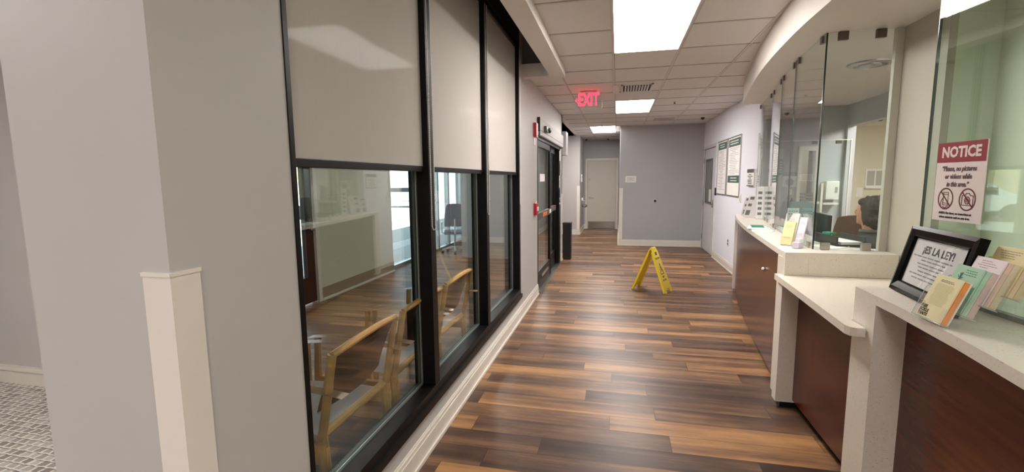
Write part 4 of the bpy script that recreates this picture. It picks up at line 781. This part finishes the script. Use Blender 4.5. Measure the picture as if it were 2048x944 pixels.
for k in range(9):
    z = .575+.265*k/8; x = .20+.10*(k/8)**1.2; rows.append([(x+.035*math.cos(math.pi*(j-5)/10)-.035, -.27+.54*j/10, z+(.025*math.sin(math.pi*j/10) if k == 8 else 0)) for j in range(11)])
b = B(); b.ribbon(rows); bmesh.ops.solidify(b.b, geom=b.b.faces[:], thickness=.022); obj('backrest', L(b), M_chback, ch, smooth=True, label='dark brown curved back')
top = [(.30+.035*math.cos(math.pi*(j-5)/10)-.035, -.285+.57*j/10, .85+.03*math.sin(math.pi*j/10)) for j in range(11)]; fr = B(); fr.tube(top, .016, 8)
for s in (-1, 1): fr.tube([(.19, s*.285, .45), (.22, s*.285, .60), (.30-.035, s*.285, .855)], .02, 8)
fr.tube([(.185, -.285, .47), (.17, 0, .46), (.185, .285, .47)], .02, 8); obj('back_frame', L(fr), M_maple, ch, smooth=True)
dup(ch, (-1.43, 2.63, 0), 0, 'second wooden waiting chair along the window wall'); dup(ch, (-1.43, 3.30, 0), 0, 'third wooden waiting chair seen through the middle window bay'); 

# swivel office chair
def office_chair(x, y, rz, label, M_up, zs=.46, backh=.5, high=False, M_base=None):
    M_base = M_base or M_whitep
    o = thing('office_chair', label, 'office chair', (x, y, 0), rz); k_ = dict(parent=o, local=True)
    obj('seat', B().box((-.23, -.23, zs-.04), (.23, .23, zs+.03), .03), M_up, smooth=True, **k_); obj('column', B().cyl((0, 0, .12), (0, 0, zs-.04), .025), M_steel, **k_)
    rows = [[(-.22*(1-.25*(i/6)**3)*math.cos(math.pi*j/8)*1, .24+.05*math.sin(math.pi*j/8)-.02, zs+.14+backh*i/6+(.03*math.sin(math.pi*j/8) if i == 6 else 0)) for j in range(9)] for i in range(7)]
    b = B(); b.ribbon(rows); bmesh.ops.solidify(b.b, geom=b.b.faces[:], thickness=.05 if high else .02); obj('backrest', b, M_up, smooth=True, **k_)
    obj('back_bracket', B().tube([(0, .1, zs-.03), (0, .29, zs), (0, .30, zs+.3)], .018, 8), M_base, smooth=True, **k_)
    for s in (-1, 1): obj('armrest', B().tube([(s*.2, .1, zs-.02), (s*.28, .1, zs), (s*.28, .08, zs+.2)], .014, 8).box((s*.28-.03, -.14, zs+.2), (s*.28+.03, .12, zs+.225), .008), M_base, smooth=True, **k_)
    for q in range(5):
        a = q*2*math.pi/5+.3; ca, sa = math.cos(a), math.sin(a); l = obj('base_leg', B().tube([(0, 0, .12), (ca*.16, sa*.16, .105), (ca*.29, sa*.29, .08)], [.03, .022, .016], 8), M_base, smooth=True, **k_)
        obj('castor', B().cyl((ca*.29-.02*sa, sa*.29+.02*ca, .032), (ca*.29+.02*sa, sa*.29-.02*ca, .032), .03), M_blk, parent=l, local=True)
    return o
office_chair(-3.46, 9.60, math.radians(200), 'grey swivel office chair by the outside windows', plain('mid_grey_mesh', (112, 120, 132), .6), .46, .46)
oc = office_chair(2.38, 5.62, math.radians(180), 'brown high backed office chair beyond the seated person', plain('brown_leather', (128, 92, 70), .45, var=.2), .50, .52, True, M_blk)
obj('back_seam', B().box((-.004, .21, .66), (.004, .262, 1.14)), M_blk, oc, local=True)
nd = thing('staff_desk', 'grey staff desk seen low behind the near counter glass', 'desk', (1.8, 1.4, 0)); obj('desktop', B().box((1.60, .3, .90), (2.04, 2.36, .94), .004), plain('desk_olive_grey', (150, 150, 138), .4), nd); obj('desk_panel', B().box((1.62, .32, 0), (1.65, 2.34, .90)), MATS['desk_olive_grey'], nd)
pr_ = thing('printer', 'low grey machine on the desk behind the near glass', 'printer', (1.8, 1.75, .94)); obj('printer_body', B().box((1.62, 1.45, .941), (2.0, 1.95, 1.10), .01), plain('machine_grey', (120, 122, 114), .45), pr_); obj('paper_slot', B().box((1.614, 1.5, .99), (1.62, 1.9, 1.02)), M_blk, pr_)
# ================================================================== SEATED PERSON
M_skin = plain('skin', (196, 140, 112), .5, var=.08); M_hair = plain('dark_brown_hair', (50, 30, 22), .6, var=.6, scale=60); M_jacket = plain('dark_slate_fabric', (46, 54, 54), .8, var=.2, scale=20); M_trouser = plain('black_trousers', (26, 26, 30), .8)
def remesh(b, vox, name, mat, parent, smooth_it=3):
    me = bpy.data.meshes.new('t'); b.b.to_mesh(me); b.b.free(); o = bpy.data.objects.new('t', me); C.objects.link(o)
    m = o.modifiers.new('r', 'REMESH'); m.mode = 'VOXEL'; m.voxel_size = vox; m.use_smooth_shade = True; s = o.modifiers.new('s', 'SMOOTH'); s.iterations = smooth_it; s.factor = .5
    dg = bpy.context.evaluated_depsgraph_get(); me2 = bpy.data.meshes.new_from_object(o.evaluated_get(dg)); bpy.data.objects.remove(o)
    me2.transform(wm(parent).inverted() if not parent.type == 'X' else Matrix()); me2.materials.clear(); me2.materials.append(mat); me2.name = name
    for p in me2.polygons: p.use_smooth = True
    n = bpy.data.objects.new(name, me2); C.objects.link(n); n.parent = parent; return n
PX, PY, SZ = 2.13, 4.56, .50      # seat point; the person faces -x
per = thing('person', 'seated person with dark hair and dark jacket facing the desk behind the glass', 'person', (PX, PY, 0))
def P(x, y, z): return Vector((PX+x, PY+y, z))     # x toward the back (+x), front is -x
office_chair(PX+.02, PY, math.radians(-132), 'dark task chair the person sits on', plain('dark_task_fabric', (34, 36, 40), .7), .46, .32, False, M_blk)
body = B()
body.ell(P(0, 0, .60), (.13, .17, .12)); body.tube([P(0, 0, .56), P(.02, 0, .72), P(.01, 0, .90), P(0, 0, 1.02), P(0, 0, 1.08)], [.14, .125, .135, .12, .07], 16)
body.ell(P(0, 0, 1.0), (.10, .185, .08)); body.tube([P(0, 0, 1.04), P(-.01, 0, 1.13), P(-.02, 0, 1.20)], [.062, .052, .052], 14)
for s in (-1, 1):
    body.tube([P(0, s*.17, 1.02), P(-.02, s*.21, .90), P(-.06, s*.22, .78)], [.052, .046, .038], 12); body.tube([P(-.06, s*.22, .78), P(-.18, s*.18, .785), P(-.28, s*.14, .79)], [.038, .032, .024], 12)
    body.ell(P(-.325, s*.13, .785), (.05, .036, .016))
    for q, (l, sp) in enumerate(((.062, -.028), (.072, -.010), (.068, .009), (.052, .026))): yy = s*.13+sp; body.tube([P(-.35, yy, .788), P(-.35-l*.6, yy*1.0, .79), P(-.35-l, yy, .772)], [.0095, .009, .0075], 8)
    body.tube([P(-.30, s*.13-s*.03, .785), P(-.33, s*.13-s*.055, .782), P(-.355, s*.13-s*.062, .775)], [.012, .011, .009], 8)
    body.tube([P(-.02, s*.09, .57), P(-.22, s*.10, .58), P(-.40, s*.10, .55)], [.085, .075, .058], 12); body.tube([P(-.40, s*.10, .55), P(-.40, s*.10, .33), P(-.38, s*.10, .10)], [.058, .054, .036], 12); body.tube([P(-.37, s*.10, .06), P(-.44, s*.10, .045), P(-.54, s*.11, .035)], [.04, .042, .03], 10)
hz = 1.275
body.ell(P(-.02, 0, hz), (.093, .075, .115)); body.ell(P(-.055, 0, hz-.055), (.055, .052, .06)); body.ell(P(-.105, 0, hz-.015), (.022, .012, .018)); body.tube([P(-.10, 0, hz+.03), P(-.122, 0, hz-.012)], [.008, .013], 8)
body.ell(P(-.098, 0, hz-.052), (.012, .022, .007)); body.ell(P(-.094, 0, hz-.063), (.012, .02, .007)); body.ell(P(-.09, 0, hz-.09), (.02, .022, .018)); body.ell(P(-.098, 0, hz+.034), (.012, .045, .008))
for s in (-1, 1): body.ell(P(0, s*.076, hz), (.018, .009, .03)); body.ell(P(-.095, s*.03, hz+.012), (.010, .015, .008)); body.ell(P(-.075, s*.042, hz-.02), (.02, .018, .018))
bo = remesh(body, .0075, 'body', M_skin, per, 2)
e = B(); [e.ell(P(-.107, s*.031, hz+.013), (.005, .009, .004), seg=8) for s in (-1, 1)]; obj('eyes', e, M_ink, per, smooth=True)
hr = B(); hr.ell(P(.020, 0, hz+.028), (.112, .100, .118)); hr.ell(P(.045, 0, hz-.05), (.088, .094, .105)); hr.ell(P(-.05, .0, hz+.085), (.055, .072, .04)); hr.ell(P(.006, 0, hz-.015), (.084, .101, .125))
for q in range(60):
    a = random.uniform(0, 6.28); z = random.uniform(-.10, .12); r_ = .112*math.sqrt(max(.1, 1-(z/.15)**2)); x_, y_ = .03+r_*math.cos(a), r_*.92*math.sin(a)
    if x_ < -.035 and z < .06: continue
    hr.tube([P(x_*.8, y_*.8, hz+z+.03), P(x_, y_, hz+z), P(x_*1.06, y_*1.06, hz+z-.03)], [.011, .012, .004], 6)
remesh(hr, .0055, 'hair', M_hair, per, 1)
jk = B(); jk.tube([P(.01, 0, .60), P(.03, 0, .72), P(.015, 0, .90), P(.0, 0, 1.01), P(0, 0, 1.10)], [.155, .145, .15, .135, .075], 18); jk.ell(P(0, 0, 1.0), (.118, .205, .095))
for s in (-1, 1): jk.tube([P(0, s*.17, 1.02), P(-.02, s*.215, .90), P(-.06, s*.225, .78)], [.07, .06, .052], 12); jk.tube([P(-.06, s*.225, .78), P(-.17, s*.185, .787), P(-.25, s*.155, .79)], [.052, .044, .036], 12)
remesh(jk, .01, 'jacket', M_jacket, per, 2); cg = B(); cg.tube([P(.07*math.cos(a*.524), .075*math.sin(a*.524), 1.115) for a in range(13)], .016, 8); obj('collar', cg, plain('grey_collar', (88, 90, 88), .8), per, smooth=True)
obj('chest_patch', B().obox(P(-.118, -.10, .985), (.003, .03, .018), Matrix.Rotation(.5, 3, 'Z'), .001), M_paper, per, label='small white logo patch')
tr = B(); tr.ell(P(0, 0, .585), (.16, .18, .11))
for s in (-1, 1): tr.tube([P(-.02, s*.09, .575), P(-.22, s*.10, .585), P(-.40, s*.10, .555)], [.098, .088, .07], 12); tr.tube([P(-.40, s*.10, .555), P(-.40, s*.10, .33), P(-.385, s*.10, .12)], [.07, .064, .055], 12)
remesh(tr, .011, 'trousers', M_trouser, per, 2); sh = B(); [sh.ell(P(-.45, s*.105, .045), (.13, .048, .045)) for s in (-1, 1)]; remesh(sh, .008, 'shoes', M_blk, per, 1)
per.rotation_euler.z = math.radians(-42)

# ================================================================== WET FLOOR SIGN
ws = thing('wet_floor_sign', 'yellow folding wet floor caution sign standing in the hall', 'floor sign', (.498, 6.77, 0)); u = Vector((.43, .903, 0)).normalized(); vd = Vector((.903, -.43, 0)).normalized(); H_ = .60
def panel(sgn, name):
    foot = Vector((.498, 6.77, 0))+vd*.245*sgn; topc = Vector((.498, 6.77, H_))+vd*.012*sgn; upd = (topc-foot); Ln = upd.length; M = frame3(foot, u*sgn, upd.normalized())
    wb, wt = .14, .095; pts = [(-wb, .012), (-wb+.02, 0), (-wb+.07, 0), (-wb+.085, .035), (-.03, .06), (.03, .06), (wb-.085, .035), (wb-.07, 0), (wb-.02, 0), (wb, .012), (wt, Ln-.05), (wt-.02, Ln-.01), (.06, Ln)]
    pts += [(-.06, Ln), (-wt+.02, Ln-.01), (-wt, Ln-.05)]
    t_ = B(); t_.prism(pts, -.006, .006); b = B(); b.merge(t_, M)
    for s in (-1, 1): bar2 = B(); bar2.prism([(s*wb, .012), (s*(wb-.012), .012), (s*(wt-.012), Ln-.05), (s*wt, Ln-.05)], -.02, -.006); b.merge(bar2, M)
    p = obj(name, b, M_yel, ws); e = B(); z = .0064; Mz = M @ Matrix.Translation((0, 0, z))
    for q in ((-.055, Ln*.42, .055, Ln*.42), (.055, Ln*.42, 0, Ln*.66), (0, Ln*.66, -.055, Ln*.42)): bar(e, Mz, *q, .010)
    bar(e, Mz, -.012, Ln*.47, .012, Ln*.54, .010); bar(e, Mz, .012, Ln*.54, .0, Ln*.58, .012); bar(e, Mz, .012, Ln*.53, .03, Ln*.46, .008)
    text(e, 'CAUTION', .036, Mz @ Matrix.Translation((0, Ln*.77, 0)), bold=.001); text(e, 'WET', .04, Mz @ Matrix.Translation((0, Ln*.35, 0)), bold=.001); text(e, 'FLOOR', .04, Mz @ Matrix.Translation((0, Ln*.28, 0)), bold=.001)
    obj('warning_print', e, M_ink, p); fbox_ = B(); fbox(fbox_, Mz, -.03, Ln-.10, .03, Ln-.055, -.0002, .0006); obj('hand_slot', fbox_, plain('slot_dark', (70, 52, 20), .6), p)
panel(1, 'front_panel'); panel(-1, 'rear_panel')
Mh = Vector((.498, 6.77, H_)); obj('hinge_bar', B().cyl(tuple(Mh-u*.07), tuple(Mh+u*.07), .018, 12), M_yel, ws, smooth=True)

# ================================================================== OUTSIDE
def car(x, y, rz, label, col, van=False):
    o = thing('parked_car', label, 'car', (x, y, -.12), rz, 'cars parked outside'); k_ = dict(parent=o, local=True); h = 1.75 if van else 1.42
    prof = [(-2.2, .35), (-2.25, .75), (-1.9, .92), (-1.35, .98), (-.75, h), (1.2, h), (1.95, 1.02), (2.2, .95), (2.25, .4)]
    b = B(); v0 = [b.b.verts.new((px, -.88, pz)) for px, pz in prof]; v1 = [b.b.verts.new((px, .88, pz)) for px, pz in prof]; b.b.faces.new(v0); b.b.faces.new(v1[::-1])
    for i in range(len(prof)): j = (i+1) % len(prof); b.b.faces.new((v0[j], v0[i], v1[i], v1[j]))
    bmesh.ops.bevel(b.b, geom=b.b.edges[:], offset=.06, segments=3, affect='EDGES'); obj('car_body', b, plain('paint_%s' % label[:6].replace(' ', ''), col, .25, var=.02), smooth=True, **k_)
    obj('side_windows', B().prism([(-.95, -.89), (1.35, -.89), (1.35, .89), (-.95, .89)], 1.0, h-.16), plain('car_glass', (30, 34, 40), .1), **k_)
    obj('tail_lights', B().box((2.2, -.8, .75), (2.27, -.55, .9)).box((2.2, .55, .75), (2.27, .8, .9)), M_red, **k_)
    for wx in (-1.4, 1.35):
        for s in (-1, 1): obj('wheel', B().cyl((wx, s*.72, .33), (wx, s*.92, .33), .33, 20), M_blk, **k_)
car(-13, 19.5, math.radians(20), 'white car parked outside beyond the window wall', (236, 236, 236)); car(-12.5, 12.5, math.radians(80), 'dark red car parked outside the black glass door', (150, 60, 44), True); car(-14, 28, math.radians(10), 'silver car parked farther out in the sun', (196, 200, 206))
tag(obj('brick_building', B().box((-45, 5, -.12), (-38, 60, 6)), plain('pale_brick', (196, 176, 150), .8)), 'pale building across the car park seen through the windows', 'building')
tag(obj('lawn', B().box((-37, -20, -.13), (-22, 60, -.10)), plain('dry_grass', (176, 180, 110), .9)), 'dry grass verge across the car park', 'grass')
